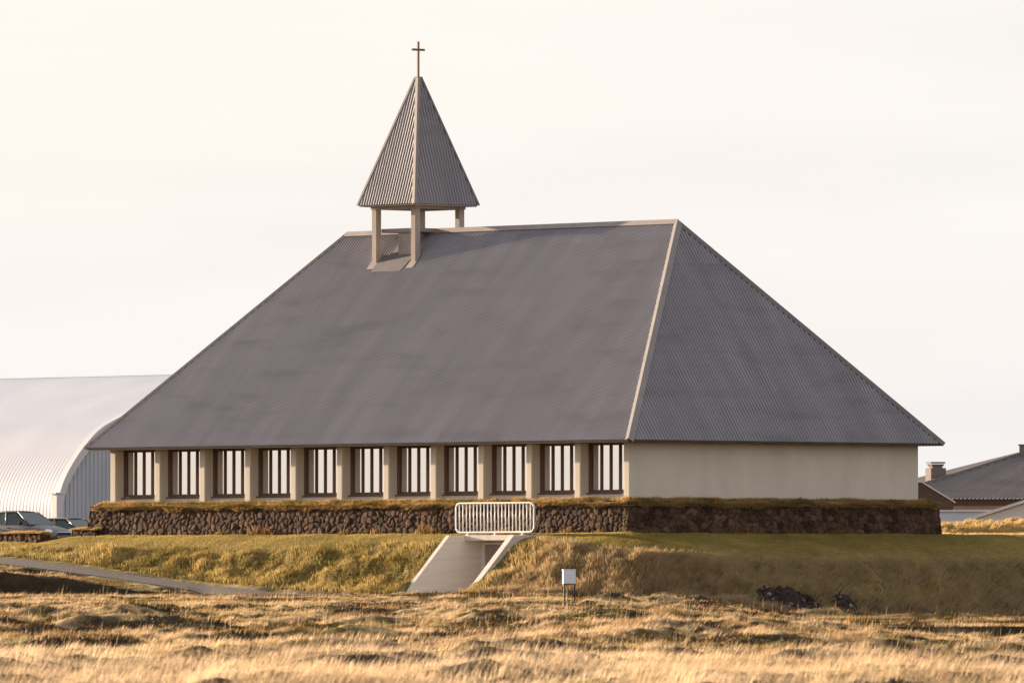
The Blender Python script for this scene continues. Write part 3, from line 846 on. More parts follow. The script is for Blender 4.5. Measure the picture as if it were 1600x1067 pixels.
# ------------------------------------------------------------------ brown house behind on the right
def world_face(mb, pts): return mb.poly(pts)
hs0 = at(1500, 800, 470)
house = empty('brown_house', (hs0.x, hs0.y, 2.0), 0)
tag(house, 'brown house with a dark corrugated roof and chimney right behind the church', 'house')
def rel(u, v, Y): 
    p = at(u, v, Y); return (p.x - hs0.x, p.y - hs0.y, p.z - 2.0)
A_ = rel(1374, 778.5, 468); B_ = rel(1760, 778.5, 462); P_ = rel(1664, 688, 474.5); D_ = rel(1350, 767, 476)
v, f, u = [], [], []
corrugated(v, f, u, A_, B_, P_, P_, .20, .022, 8, 1, 0)
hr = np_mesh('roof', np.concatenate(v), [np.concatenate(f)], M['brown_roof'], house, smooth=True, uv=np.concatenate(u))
mb = MB()
E_ = rel(1800, 770, 484)
mb.poly([A_, P_, D_]); mb.poly([D_, P_, E_]); mb.poly([B_, E_, P_]); mb.poly([A_, D_, E_, B_])
mb.build('rear_slope', M['dark_metal'], hr)
a1 = Vector(A_); p1 = Vector(P_)
mb = MB(); dv = (p1 - a1).normalized()
mb.prism([a1 + Vector((0, -.14, -.03)), a1 + Vector((0, .12, .05)), a1 + Vector((0, .12, .12)), a1 + Vector((0, -.10, .10))], p1 - a1); mb.build('hip_cap', M['capdark'], hr)
fa = Vector(rel(1374, 779, 468.2)); fb = Vector(rel(1760, 779, 462.2))
fd = fb - fa
mb = MB(); mb.prism([fa, fa + Vector((.1,.35,0)), fa + Vector((.1,.35,-.30)), fa + Vector((0,0,-.30))], fd); mb.build('fascia', M['brown_wall'], house)
mb = MB(); mb.prism([fa + Vector((.08,.5,-.28)), fa + Vector((.5,5.5,-.28)), fa + Vector((.5,5.5,-3.4)), fa + Vector((.08,.5,-3.4))], fd * .98); mb.build('wall', M['grey_wall'], house)
# side wing: brown boarded gable with a pale verge
g0 = [rel(1405, 752, 462), rel(1441, 752.5, 462), rel(1491.5, 783.5, 462), rel(1488.5, 797.5, 462), rel(1405, 797.5, 462)]
mb = MB(); mb.prism(g0, (.1, 2.2, 0)); wing = mb.build('side_wing', M['brown_wall'], house)
mb = MB()
q0, q1 = Vector(rel(1440, 751.3, 461.9)), Vector(rel(1493, 783.8, 461.9))
mb.prism([q0, q0 + Vector((0, 2.4, 0)), q0 + Vector((0, 2.4, -.06)), q0 + Vector((0, 0, -.06))], q1 - q0)
q2 = Vector(rel(1403, 751.3, 461.9))
mb.prism([q2, q2 + Vector((0, 2.4, 0)), q2 + Vector((0, 2.4, -.06)), q2 + Vector((0, 0, -.06))], Vector(rel(1439.6, 751.3, 461.9)) - q2)
mb.build('verge', M['trim'], wing)
# chimney with a flared top
mb = MB()
c0 = Vector(rel(1462, 742, 470.5)); k = 470.5 / F
ang = Matrix.Translation(c0) @ Matrix.Rotation(R(24), 4, 'Z')
b = bmesh.new()
def frus(b, z0, w0, z1, w1, d=.75):
    A = [b.verts.new((sx * w0, sy * w0 * d, z0)) for sx, sy in ((-1,-1),(1,-1),(1,1),(-1,1))]
    B = [b.verts.new((sx * w1, sy * w1 * d, z1)) for sx, sy in ((-1,-1),(1,-1),(1,1),(-1,1))]
    for i in range(4): b.faces.new((A[i], A[(i+1) % 4], B[(i+1) % 4], B[i]))
    b.faces.new(A[::-1]); b.faces.new(B)
frus(b, -.8, 13 * k, 11 * k, 13 * k); frus(b, 11.05 * k, 8.5 * k, 13 * k, 8.5 * k); frus(b, 13.05 * k, 9 * k, 17 * k, 11.5 * k); frus(b, 18.05 * k, 12.2 * k, 20.5 * k, 12.2 * k)
mb.join(b, ang); mb.build('chimney', M['chimney'], house)
c1 = Vector(rel(1602, 700, 473)); mb = MB(); mb.box(c1.x - .28, c1.x + .5, c1.y - .3, c1.y + .3, c1.z - .8, c1.z + .12, .01); mb.box(c1.x - .33, c1.x + .55, c1.y - .35, c1.y + .35, c1.z + .121, c1.z + .17, .01); mb.build('chimney', M['chimney'], house)

# long low bluish-white wall and white gabled shed beyond the bank
lw = at(1430, 797.5, 452)
lowb = empty('low_white_building', (lw.x, lw.y, 1.9), 0)
tag(lowb, 'long low bluish white building between the golden bank and the brown house', 'building')
mb = MB(); mb.box(0, 7.5, 0, 4.0, 0, lw.z - 1.9 - .06); mb.build('wall', M['bluewhite'], lowb)
mb = MB(); mb.box(-.1, 7.6, -.1, 4.1, lw.z - 1.9 - .056, lw.z - 1.9 + .03, .01); mb.build('roof', M['trim'], lowb)
s0p = at(1525, 811, 444)
shed = empty('white_gabled_shed', (s0p.x, s0p.y, 1.9), R(-6))
tag(shed, 'pale shed with a white sloping roof edge at the right frame edge', 'shed')
z0_ = s0p.z - 1.9; W_ = 5.4; rz_ = 5.4 / 2 * (24.0 / 75.0)
mb = MB(); mb.prism([(0, 0, 0), (W_, 0, 0), (W_, 0, z0_), (W_/2, 0, z0_ + rz_), (0, 0, z0_)], (0, 9, 0)); mb.build('wall', M['bluewhite'], shed)
for sx in (0, 1):
    x0_, x1_ = (-.25, W_/2) if sx == 0 else (W_ + .25, W_/2)
    za = z0_ + .03 - .25 * rz_ / (W_/2); zb = z0_ + rz_ + .03
    mb = MB(); mb.prism([(x0_, -.25, za), (x1_, -.25, zb), (x1_, -.25, zb + .13), (x0_, -.25, za + .13)], (0, 9.5, 0)); mb.build('roof', M['trim'], shed)

# ------------------------------------------------------------------ cars
def make_car(label, paint, loc, rz, rear='saloon'):
    e = empty('parked_car', loc, rz)
    tag(e, label, 'car', 'cars parked behind the low stone wall')
    # stations along the car: x, half width, sill height, shoulder height, crown height
    st = [(-2.36,.62,.42,.66,.80),(-2.30,.78,.30,.78,.92),(-2.1,.86,.24,.88,1.0),(-1.5,.90,.20,.92,1.02),(-.6,.91,.19,.92,1.0),(.4,.91,.19,.91,.98),
          (1.0,.90,.20,.88,.95),(1.5,.88,.22,.80,.86),(1.95,.83,.24,.71,.75),(2.22,.72,.27,.60,.63),(2.34,.55,.34,.52,.545)]
    if rear != 'saloon': st = [(a - (.0 if a > -1.6 else -.35), *b) for a, *b in st]
    P = []
    for (x, w, z0, zs, zc) in st:
        P.append([(x, 0, z0), (x, -.75*w, z0), (x, -.97*w, z0 + .12), (x, -w, (z0 + zs) / 2), (x, -.97*w, zs - .05), (x, -.88*w, zs), (x, -.5*w, zs + .7 * (zc - zs)), (x, 0, zc),
                  (x, .5*w, zs + .7 * (zc - zs)), (x, .88*w, zs), (x, .97*w, zs - .05), (x, w, (z0 + zs) / 2), (x, .97*w, z0 + .12), (x, .75*w, z0)])
    P = np.array(P); m, n, _ = P.shape
    ii = np.arange(m * n).reshape(m, n)
    q = np.stack([ii[:-1], ii[1:], np.roll(ii, -1, 1)[1:], np.roll(ii, -1, 1)[:-1]], -1).reshape(-1, 4)
    body = np_mesh('body', P.reshape(-1, 3), [q, ii[0][::-1][None], ii[-1][None]], paint, e, smooth=True)
    sd = body.modifiers.new('sub', 'SUBSURF'); sd.levels = 2; sd.render_levels = 2
    # cabin: base outline at the shoulder, roof outline above
    if rear == 'saloon': bs, rf = [(1.12, .76), (.25, .80), (-.9, .80), (-1.72, .70)], [(.22, .56), (-.1, .60), (-.75, .60), (-1.08, .54)]
    else: bs, rf = [(1.12, .76), (.25, .80), (-.9, .80), (-1.9, .74)], [(.22, .56), (-.1, .60), (-.75, .60), (-1.45, .56)]
    zb_, zr_ = .89, 1.45
    mb = MB()
    ro = [(x, -w) for x, w in rf] + [(x, w) for x, w in rf[::-1]]
    # roof skin, gently crowned
    b = bmesh.new(); g = []
    for (x, w) in rf: g.append([b.verts.new((x, w * t, zr_ + .045 * (1 - t * t) - (.02 if x in (rf[0][0], rf[-1][0]) else 0))) for t in np.linspace(-1, 1, 9)])
    for i in range(len(g) - 1):
        for j in range(8): b.faces.new((g[i][j], g[i+1][j], g[i+1][j+1], g[i][j+1]))
    r_ = bmesh.ops.extrude_face_region(b, geom=list(b.faces)); bmesh.ops.translate(b, vec=(0, 0, -.06), verts=[v for v in r_['geom'] if isinstance(v, bmesh.types.BMVert)])
    bmesh.ops.recalc_face_normals(b, faces=b.faces)
    mb.join(b); mb.build('cabin_roof', paint, e, smooth=True)
    # pillars as slim tapered posts
    for s in (-1, 1):
        for (x0, w0), (x1, w1), r0_ in ((bs[0], rf[0], .035), ((-.22, .80), (-.38, .60), .045), (bs[3], rf[3], .07)):
            mb = MB(); mb.tube([(x0, s * w0, zb_ - .02), (x1, s * w1, zr_ - .005)], r0_, 8); mb.build('roof_pillar', paint, e, smooth=True)
    ins = .012
    def quad(nm, a, b_, c, d):
        mb = MB(); nn = (Vector(b_) - Vector(a)).cross(Vector(d) - Vector(a)).normalized() * .012
        mb.prism([a, b_, c, d], nn); return mb.build(nm, M['carglass'], e)
    (xf, wf), (xr, wr_) = bs[0], rf[0]
    quad('windscreen', (xf, -wf, zb_ + .02), (xf, wf, zb_ + .02), (xr + .05, wr_, zr_ - .05), (xr + .05, -wr_, zr_ - .05))
    (xf, wf), (xr, wr_) = bs[3], rf[3]
    quad('rear_window', (xf, -wf, zb_ + .06), (xf, wf, zb_ + .06), (xr, wr_, zr_ - .02), (xr, -wr_, zr_ - .02))
    for s in (-1, 1):
        quad('side_window', (1.02, s * .775, zb_ + .01), (-.19, s * .80, zb_ + .01), (-.36, s * .60, zr_ - .065), (.13, s * .57, zr_ - .065))
        quad('side_window', (-.25, s * .80, zb_ + .01), (bs[3][0] + .12, s * .72, zb_ + .01), (rf[3][0] + .0, s * .55, zr_ - .065), (-.42, s * .60, zr_ - .065))
        # mirror
        mb = MB(); b = bmesh.new(); bmesh.ops.create_icosphere(b, subdivisions=2, radius=1.0)
        mb.join(b, Matrix.Translation((.78, s * .99, .98)) @ Matrix.Diagonal((.07, .12, .08, 1))); mb.build('wing_mirror', M['black'] if s < 0 else paint, e, smooth=True)
        for dx in (.02, -.98):
            mb = MB(); mb.box(dx - .11, dx + .11, s * .905 - .018, s * .905 + .018, .77, .80, .008); mb.build('door_handle', M['black'], e)
        # headlight wraps the corner of the nose
        mb = MB(); b = bmesh.new(); bmesh.ops.create_icosphere(b, subdivisions=3, radius=1.0)
        mb.join(b, Matrix.Translation((2.06, s * .655, .635)) @ Matrix.Rotation(R(-s * 24), 4, 'Z') @ Matrix.Rotation(R(14), 4, 'Y') @ Matrix.Diagonal((.16, .17, .085, 1))); mb.build('headlight', M['lamp'], e, smooth=True)
        for x in (1.42, -1.36):
            mb = MB(); cy_ = s * .80
            prof_ = [(.34 * math.cos(t), .34 * math.sin(t)) for t in np.linspace(0, 2 * math.pi, 25)[:-1]]
            mb.prism([(x + a_, cy_ - .105, .32 + c_) for a_, c_ in prof_], (0, .21, 0), .02); wl = mb.build('wheel', M['black'], e)
            mb = MB(); mb.prism([(x + a_ * .62, cy_ + s * .107, .32 + c_ * .62) for a_, c_ in prof_], (0, s * .012, 0)); mb.build('rim', M['silver'], wl)
    mb = MB(); mb.box(2.22, 2.345, -.36, .36, .46, .585, .02)
    mb.build('grille', M['black'], e)
    mb = MB(); mb.box(2.30, 2.36, -.40, .40, .585, .615, .008); mb.build('grille_trim', M['lamp'], e)
    return e
cf = at(108, 849, 431)          # nose of the silver car
hd = R(-41); 
zc = float(height(-18.5, 431))
make_car('silver saloon car parked behind the low stone wall at the left edge', M['silver'], (cf.x - 2.3 * math.cos(hd) - .25, cf.y - 2.3 * math.sin(hd) + 1.2, (HOR - 797) / F * 432 - 1.495), hd)
c2 = at(110, 849, 440); hd2 = R(-38)
make_car('dark car half hidden behind the bonnet of the silver saloon', M['darkcar'], (c2.x + .0, c2.y + 1.0, (HOR - 808.5) / F * 441 - 1.495), hd2, 'hatch')

# ------------------------------------------------------------------ rock outcrops at the foot of the bank
def rock(u0, u1, v0, v1, label, seed):
    """broken lava breaking through the turf: a rough patch standing a little proud of the slope"""
    um = (u0 + u1) / 2
    lo_, hi_, mid_ = hit(um, v1, 385, 412), hit(um, v0, 385, 412), hit(um, (v0 + v1) / 2, 385, 412)
    cxx, cyy = mid_.x, mid_.y
    hl = min(max((hi_.y - lo_.y) / 2 * .85, .5), 1.3); hw = (u1 - u0) / 2 / F * cyy / E2[0] * .9
    A, B = np.meshgrid(np.linspace(-1, 1, 150), np.linspace(-1, 1, 120))
    rr = np.sqrt(A*A + B*B) + .35 * (fbm(A * 2.2 + 5, B * 2.2, 3, seed) - .5)
    X = A * hw * E2[0] + B * hl * E1[0]; Y = A * hw * E2[1] + B * hl * E1[1]     # laid along the contour of the bank
    g0 = height(cxx + X, cyy + Y)
    d1, d2, idd = voronoi(X * 1.0, Y * 1.0 + g0 * .7, .12, .085, seed)
    Z = g0 + .22 * np.sqrt(np.clip(1 - rr, 0, 1)) - .02 + .03 * ss(0, .03, d2 - d1) + .05 * (idd - .45) * ss(1, .85, rr)
    Y = Y - .03 * idd
    tn = np.array([.046,.031,.024]) * (.4 + 1.1 * idd[..., None])
    tn = tn + ss(.965, .975, idd)[..., None] * np.array([.16,.14,.13])
    ii = np.arange(A.size).reshape(A.shape)
    q = np.stack([ii[:-1, :-1], ii[:-1, 1:], ii[1:, 1:], ii[1:, :-1]], -1).reshape(-1, 4)
    keep = (rr[:-1, :-1] < 1).ravel()
    zc_ = float(height(cxx, cyy))
    o = np_mesh('rock_outcrop', np.stack([X, Y, Z - zc_], -1).reshape(-1, 3), [q[keep]], M['stone'], None, smooth=True, col=tn.reshape(-1, 3))
    o.location = (cxx, cyy, zc_)
    tag(o, label, 'rock'); ROCKS.append((cxx, cyy, hw, hl)); return o
ROCKS = []
rock(1180, 1290, 920, 950, 'large dark broken rock outcrop at the foot of the shaded bank', 31)
rock(1298, 1340, 936, 950, 'smaller dark rock half hidden behind the grassy hummock', 32)

# ------------------------------------------------------------------ grass
def blades(name, P, hgt, wid, lean, col, mat, label, parent=None, bend=.35, cat='grass', tri=False):
    """two-segment blades at points P; lean (N,2) is the sideways throw of the tip"""
    n = len(P); az = rng.random(n) * np.pi
    wx, wy = np.cos(az) * wid * .5, np.sin(az) * wid * .5
    if tri:
        V = np.empty((n, 3, 3), np.float32)
        V[:, 0] = P; V[:, 0, 0] -= wx; V[:, 0, 1] -= wy
        V[:, 1] = P; V[:, 1, 0] += wx; V[:, 1, 1] += wy
        V[:, 2] = P + np.column_stack([lean, hgt])
        o = np_mesh(name, V.reshape(-1, 3), [np.arange(n * 3).reshape(n, 3)], mat, parent, col=np.repeat(col[:, None, :], 3, 1).reshape(-1, 3))
        if label: tag(o, label, cat, kind='stuff')
        return o
    V = np.empty((n, 5, 3), np.float32)
    V[:, 0] = P; V[:, 0, 0] -= wx; V[:, 0, 1] -= wy
    V[:, 1] = P; V[:, 1, 0] += wx; V[:, 1, 1] += wy
    mid = P + np.column_stack([lean * bend, hgt * .58])
    V[:, 2] = mid; V[:, 2, 0] += wx * .7; V[:, 2, 1] += wy * .7
    V[:, 3] = mid; V[:, 3, 0] -= wx * .7; V[:, 3, 1] -= wy * .7
    V[:, 4] = P + np.column_stack([lean, hgt])
    b0 = np.arange(n)[:, None] * 5
    q = b0 + np.array([[0, 1, 2, 3]]); t = b0 + np.array([[3, 2, 4]])
    c = np.repeat(col[:, None, :], 5, 1).reshape(-1, 3)
    o = np_mesh(name, V.reshape(-1, 3), [q, t], mat, parent, col=c)
    if label: tag(o, label, cat, kind='stuff')
    return o
def lerp(a, b, t): return np.asarray(a) + (np.asarray(b) - np.asarray(a)) * t[:, None]

# rough field
def field_points(n, y0, y1):
    Y = y0 + (y1 - y0) * rng.random(n)**1.15
    X = (rng.random(n) - .5) * 2 * (.0535 * Y + 1.0)
    return X, Y
def field_grass(nm, lab, cnt, ya, yb, wk, three):
    X, Y = field_points(cnt, ya, yb)
    x, y, d, wr = zones(X, Y)
    clump = fbm(X * 1.9, Y * 1.1, 3, 81)
    hm = heath_shade_mask(X, Y) * (1 - .6 * ss(262, 228, Y))
    moss = ss(.52, .64, fbm(X * .5, Y * .28, 3, 83)) * ss(235, 262, Y)
    keep = (path_mask(x, y) < .35) & (d > 4.0 + 1.5 * ss(.3, .9, wr)) & ~((x > PXR - .3) & (x < PXL + .2) & (y < 6.2))
    dens = np.clip(.30 + 1.5 * (clump - .36) - .30 * moss * (1 - hm) + .45 * hm, .08, 1)
    dens = np.where(Y < 250, np.maximum(dens, .55), dens)
    keep &= rng.random(len(X)) < dens * (ss(248, 276, Y) if three else ss(292, 262, Y))
    X, Y, clump, hm, moss, x, y = X[keep], Y[keep], clump[keep], hm[keep], moss[keep], x[keep], y[keep]
    n = len(X); P = np.column_stack([X, Y, height(X, Y) - .02])
    near = ss(300, 225, Y)
    hgt = (.055 + .15 * clump**1.4 + .085 * near) * (.55 + .9 * rng.random(n)) * (1 - .25 * hm) * (1 - .35 * moss)
    wid = (.007 + .009 * rng.random(n) + .006 * hm) * wk
    ln = np.column_stack([hgt * (.25 + .5 * rng.random(n)), hgt * .5 * (rng.random(n) - .5)])
    c = lerp([.55,.375,.215], [.72,.525,.325], rng.random(n))
    c = c * (1 - ss(.55, .35, clump)[:, None] * .25)
    c = c * (.80 + .20 * near[:, None])
    c = lerp(c, np.tile([.76,.58,.40], (n, 1)), near * .5)
    c = lerp(c, np.tile([.40,.28,.075], (n, 1)), moss * .8)
    rust = ss(.50, .62, fbm(X * .33 + 7, Y * .2, 3, 88)); c = lerp(c, np.tile([.25,.13,.055], (n, 1)), rust * (.8 - .5 * near))
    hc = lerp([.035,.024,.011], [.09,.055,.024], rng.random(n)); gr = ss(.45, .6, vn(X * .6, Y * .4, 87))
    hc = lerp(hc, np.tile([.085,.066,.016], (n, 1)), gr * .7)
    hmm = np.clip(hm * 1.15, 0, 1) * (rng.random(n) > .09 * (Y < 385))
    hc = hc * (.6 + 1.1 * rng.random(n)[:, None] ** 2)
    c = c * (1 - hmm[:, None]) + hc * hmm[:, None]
    blades(nm, P, hgt, wid, ln, c, M['straw'], lab, tri=three)
field_grass('field_grass', 'fluffy dry straw coloured grass filling the near edge of the field', 270000, 192, 292, 1.0, False)
field_grass('heath_grass', 'short straw grass, moss and dark heath on the hummocky field before the church bank', 1100000, 248, 417, 1.7, True)
# taller seed stalks
X, Y = field_points(4500, 195, 415)
x, y, d, wr = zones(X, Y)
keep = (path_mask(x, y) < .2) & (d > 4.6 + 1.5 * ss(.3, .9, wr)) & (vn(X * .5, Y * .3, 91) > .45) & ~((x > PXR - .3) & (x < PXL + .2) & (y < 6.2))
X, Y = X[keep], Y[keep]; n = len(X)
P = np.column_stack([X, Y, height(X, Y)])
hgt = .28 + .28 * rng.random(n)
blades('seed_stalks', P, hgt, .005 + .005 * rng.random(n), np.column_stack([hgt * .25 * rng.random(n), hgt * .2 * (rng.random(n) - .5)]),
       lerp([.52,.36,.22], [.62,.46,.31], rng.random(n)), M['straw'], 'thin pale seed stalks standing above the dry field grass', bend=.3)

# embankment: long grass combed down the slope in tussocks
def local_points(n, x0, x1, y0, y1):
    a = x0 + (x1 - x0) * rng.random(n); b = y0 + (y1 - y0) * rng.random(n)
    Xw, Yw = to_world(a, b); return Xw, Yw
def grass_bank(n, x0, x1, y0, y1):
    X, Y = local_points(n, x0, x1, y0, y1)
    inside = np.abs(X) < .0525 * Y + 1.2
    X, Y = X[inside], Y[inside]
    x, y, d, wr = zones(X, Y)
    w = 2.3 + 2.6 * ss(.2, .95, wr)
    em = ss(-.1, .45, d - w + .6 * (vn(X * 1.2, Y, 95) - .5)) * (1 - .8 * ss(21, 30, x))
    lim = 5.6 + 3.6 * ss(.3, .9, wr)
    keep = (d < lim) & (path_mask(x, y) < .3) & (rng.random(len(X)) < em) & ~((x > PXR - .45) & (x < PXL + .3) & (y > YL - .05))
    keep &= ~((x > PXR - .1) & (x < PXL + .1) & (y > YL - 1.25))
    for (cx_, cy_, hw, hl) in ROCKS: keep &= (((X - cx_) * E2[0] + (Y - cy_) * E2[1]) / hw)**2 + (((X - cx_) * E1[0] + (Y - cy_) * E1[1]) / hl)**2 > .9
    return X[keep], Y[keep]
parts = [grass_bank(230000, -12, 40, 1.5, 9.5), grass_bank(170000, -12, 1.0, -26, 9.5)]
X = np.concatenate([p[0] for p in parts]); Y = np.concatenate([p[1] for p in parts]); n = len(X)
e_ = .3
gxs = (height(X + e_, Y) - height(X - e_, Y)) / (2 * e_); gys = (height(X, Y + e_) - height(X, Y - e_)) / (2 * e_)
Z = height(X, Y)
clump = fbm(X * 1.6, Y * 1.3, 3, 97); cn = fbm(X * .45, Y * .45, 3, 99)
hgt = (.07 + .17 * clump) * (.5 + .9 * rng.random(n))
gl = np.maximum(np.hypot(gxs, gys), .05)
dirn = np.column_stack([-gxs / gl + .55, -gys / gl]); 
ln = dirn * (hgt * (.5 + .7 * rng.random(n)))[:, None] + (rng.random((n, 2)) - .5) * .04
c = lerp([.40,.288,.095], [.51,.37,.155], rng.random(n))
c = lerp(c, np.tile([.24,.185,.055], (n, 1)), ss(.45, .64, cn) * .65)
c = lerp(c, np.tile([.15,.11,.04], (n, 1)), ss(.48, .34, clump) * .5)
xl, yl = to_local(X, Y)
rt = ss(3, -1, xl); hgt = hgt * (1 + .45 * rt); ln = ln * (1 + .45 * rt)[:, None]
c = c * (1 - rt * .45 + .9 * rt * rng.random(n) * (.5 + clump))[:, None]
c = lerp(c, np.tile([.45,.32,.19], (n, 1)), ss(4, -1, xl) * .85)
blades('bank_grass', np.column_stack([X, Y, Z - .015]), hgt, .014 + .014 * rng.random(n), ln, c, M['grass'], 'long yellow green grass combed down the church bank in tussocks')

# mown lawn on the terrace
def lawn_points(n, x0, x1, y0, y1):
    X, Y = local_points(n, x0, x1, y0, y1)
    x, y, d, wr = zones(X, Y)
    w = 2.3 + 2.6 * ss(.2, .95, wr)
    em = ss(-.1, .45, d - w) * (1 - .85 * ss(21, 30, x))
    keep = (np.abs(X) < .0525 * Y + 1.2) & (d > .05) & (d < 5.8) & (path_mask(x, y) < .3) & (rng.random(len(X)) > em) & ~((x > PXR - .4) & (x < PXL + .25) & (y > YL - 1.3))
    return X[keep], Y[keep]
parts = [lawn_points(150000, -8, 40, .7, 8), lawn_points(110000, -6, 0.5, -30, 3)]
X = np.concatenate([p[0] for p in parts]); Y = np.concatenate([p[1] for p in parts]); n = len(X)
hgt = (.025 + .03 * rng.random(n)); cn = fbm(X * .6, Y * .5, 3, 101)
c = lerp([.33,.255,.075], [.43,.325,.11], rng.random(n)); c = lerp(c, np.tile([.25,.195,.052], (n, 1)), ss(.4, .6, cn) * .8)
blades('lawn_grass', np.column_stack([X, Y, height(X, Y) - .005]), hgt, .012 + .010 * rng.random(n), (rng.random((n, 2)) - .4) * .035, c, M['grass'], 'short mown lawn between the stone wall and the rough bank')

# golden bank at the right
n = 60000
X = 15 + 12 * rng.random(n); Y = 426 + 10 * rng.random(n)
cl = fbm(X * 1.5, Y * 1.2, 3, 103)
hgt = (.06 + .16 * cl) * (.6 + .8 * rng.random(n))
c = lerp([.50,.34,.14], [.62,.45,.21], rng.random(n)) * (.7 + .5 * cl[:, None])
blades('golden_bank_grass', np.column_stack([X, Y, height(X, Y) - .01]), hgt, .015 + .015 * rng.random(n), np.column_stack([hgt * .6, -hgt * .4]), c, M['straw'], 'sunlit golden grass on the bank behind the church, right edge')

# turf hanging over the stone walls, weeds at the foot
pts, nor, s = round_rect(-.46, LW + .46, -WW - .46, .46, .1, .05)
n = 95000
si = rng.random(n) * s[-1]
bx = np.interp(si, s, pts[:, 0]); by = np.interp(si, s, pts[:, 1]); nx_ = np.interp(si, s, nor[:, 0]); ny_ = np.interp(si, s, nor[:, 1])
o = -.45 * rng.random(n)**1.4 + .13
bx, by = bx + nx_ * o, by + ny_ * o
vis = (by > -.9) | (bx < .1) 
bx, by, nx_, ny_, o, si = bx[vis], by[vis], nx_[vis], ny_[vis], o[vis], si[vis]; n = len(bx)
cl = fbm(si * 1.3, o * 2, 3, 107)
hgt = (.05 + .11 * cl) * (.5 + .9 * rng.random(n)); over = ss(-.1, .06, o)
hg = hgt * (1 - 1.5 * over * rng.random(n))
ln = np.column_stack([nx_, ny_]) * (hgt * (.4 + 1.2 * over))[:, None] + (rng.random((n, 2)) - .5) * .06
c = lerp([.40,.25,.09], [.52,.35,.15], rng.random(n)); c = lerp(c, np.tile([.20,.15,.045], (n, 1)), ss(.45, .6, fbm(si * .9, o, 2, 109)) * .7)
P = np.column_stack([bx, by, turf_z(bx, by) - .02 + (.12 * (cl - .5) + .16 * (vn(si * .8, 3.1, 119) - .6) - .14 * rng.random(n) * cl) * over])
t1 = blades('wall_top_grass', P, hg, .012 + .012 * rng.random(n), ln, c, M['grass'], 'ragged golden turf growing along the top of the church stone wall')
t1.location = (CO[0], CO[1], T0); t1.rotation_euler = (0, 0, CROT)
# loose tufts hanging over the edge of the turf
n = 52000
sh = rng.random(n) * s[-1]
bx = np.interp(sh, s, pts[:, 0]); by = np.interp(sh, s, pts[:, 1]); nx_ = np.interp(sh, s, nor[:, 0]); ny_ = np.interp(sh, s, nor[:, 1])
o = .04 + .10 * rng.random(n); bx, by = bx + nx_ * o, by + ny_ * o
k_ = ((by > -.9) | (bx < .1)) & (vn(sh * 1.7, 5.5, 121) * .7 + .3 * vn(sh * 6, 1.5, 122) > rng.random(n) * .9)
bx, by, nx_, ny_, sh = bx[k_], by[k_], nx_[k_], ny_[k_], sh[k_]; n = len(bx)
dr_ = (.05 + .22 * vn(sh * 1.7, 5.5, 121) ** 1.5) * (.4 + .8 * rng.random(n))
t3 = blades('wall_edge_grass', np.column_stack([bx, by, turf_z(bx, by) - .01]), -dr_, .012 + .012 * rng.random(n), np.column_stack([nx_, ny_]) * (.05 + .09 * rng.random(n))[:, None] + (rng.random((n, 2)) - .5) * .06,
       lerp([.30,.185,.07], [.44,.29,.12], rng.random(n)), M['grass'], 'dry tufts hanging over the upper edge of the church stone wall', bend=.8)
t3.location = (CO[0], CO[1], T0); t3.rotation_euler = (0, 0, CROT)
n = 9000
si = rng.random(n) * s[-1]
pts2, nor2, s2 = round_rect(-OUT - .03, LW + OUT + .03, -WW - OUT - .03, OUT + .03, .16, .05)
m_ = (vn(si * 1.1, 2.2, 111) > .62); si = si[m_]; n = len(si)
bx = np.interp(si, s2, pts2[:, 0]); by = np.interp(si, s2, pts2[:, 1]); nx_ = np.interp(si, s2, nor2[:, 0]); ny_ = np.interp(si, s2, nor2[:, 1])
o = .12 * rng.random(n); bx, by = bx + nx_ * o, by + ny_ * o
hgt = (.06 + .34 * np.clip(vn(si * 1.1, 2.2, 111) - .62, 0, 1) / .3) * (.3 + .9 * rng.random(n))
Xw, Yw = to_world(bx, by)
P = np.column_stack([Xw, Yw, height(Xw, Yw) - .02])
blades('wall_foot_weeds', P, hgt, .012 + .015 * rng.random(n), (rng.random((n, 2)) - .5) * (hgt * .8)[:, None], lerp([.20,.115,.05], [.36,.23,.10], rng.random(n)), M['straw'], 'withered brown weeds growing at the foot of the church stone wall', bend=.4, cat='weeds')
for (e, L, ht), sd in zip(LOWS, (1, 2)):
    n = int(2200 * L)
    a = rng.random(n) * L; b = -.58 * rng.random(n) + .02; cl = vn(a * 2, b * 3, 113)
    hgt = (.03 + .10 * cl) * (.5 + .9 * rng.random(n)); over = ss(-.12, 0, b)
    P = np.column_stack([a, b, np.full(n, ht - .03)])
    t2 = blades('wall_top_grass', P, hgt * (1 - 1.4 * over * rng.random(n)), .012 + .012 * rng.random(n), np.column_stack([(rng.random(n) - .5) * .08, hgt * over]), lerp([.40,.26,.10], [.52,.36,.16], rng.random(n)), M['grass'],
                ('dry turf on top of the low stone wall in front of the silver car', 'dry turf on top of the short low wall beside the church wall')[sd - 1])
    t2.location = e.location; t2.rotation_euler = e.rotation_euler

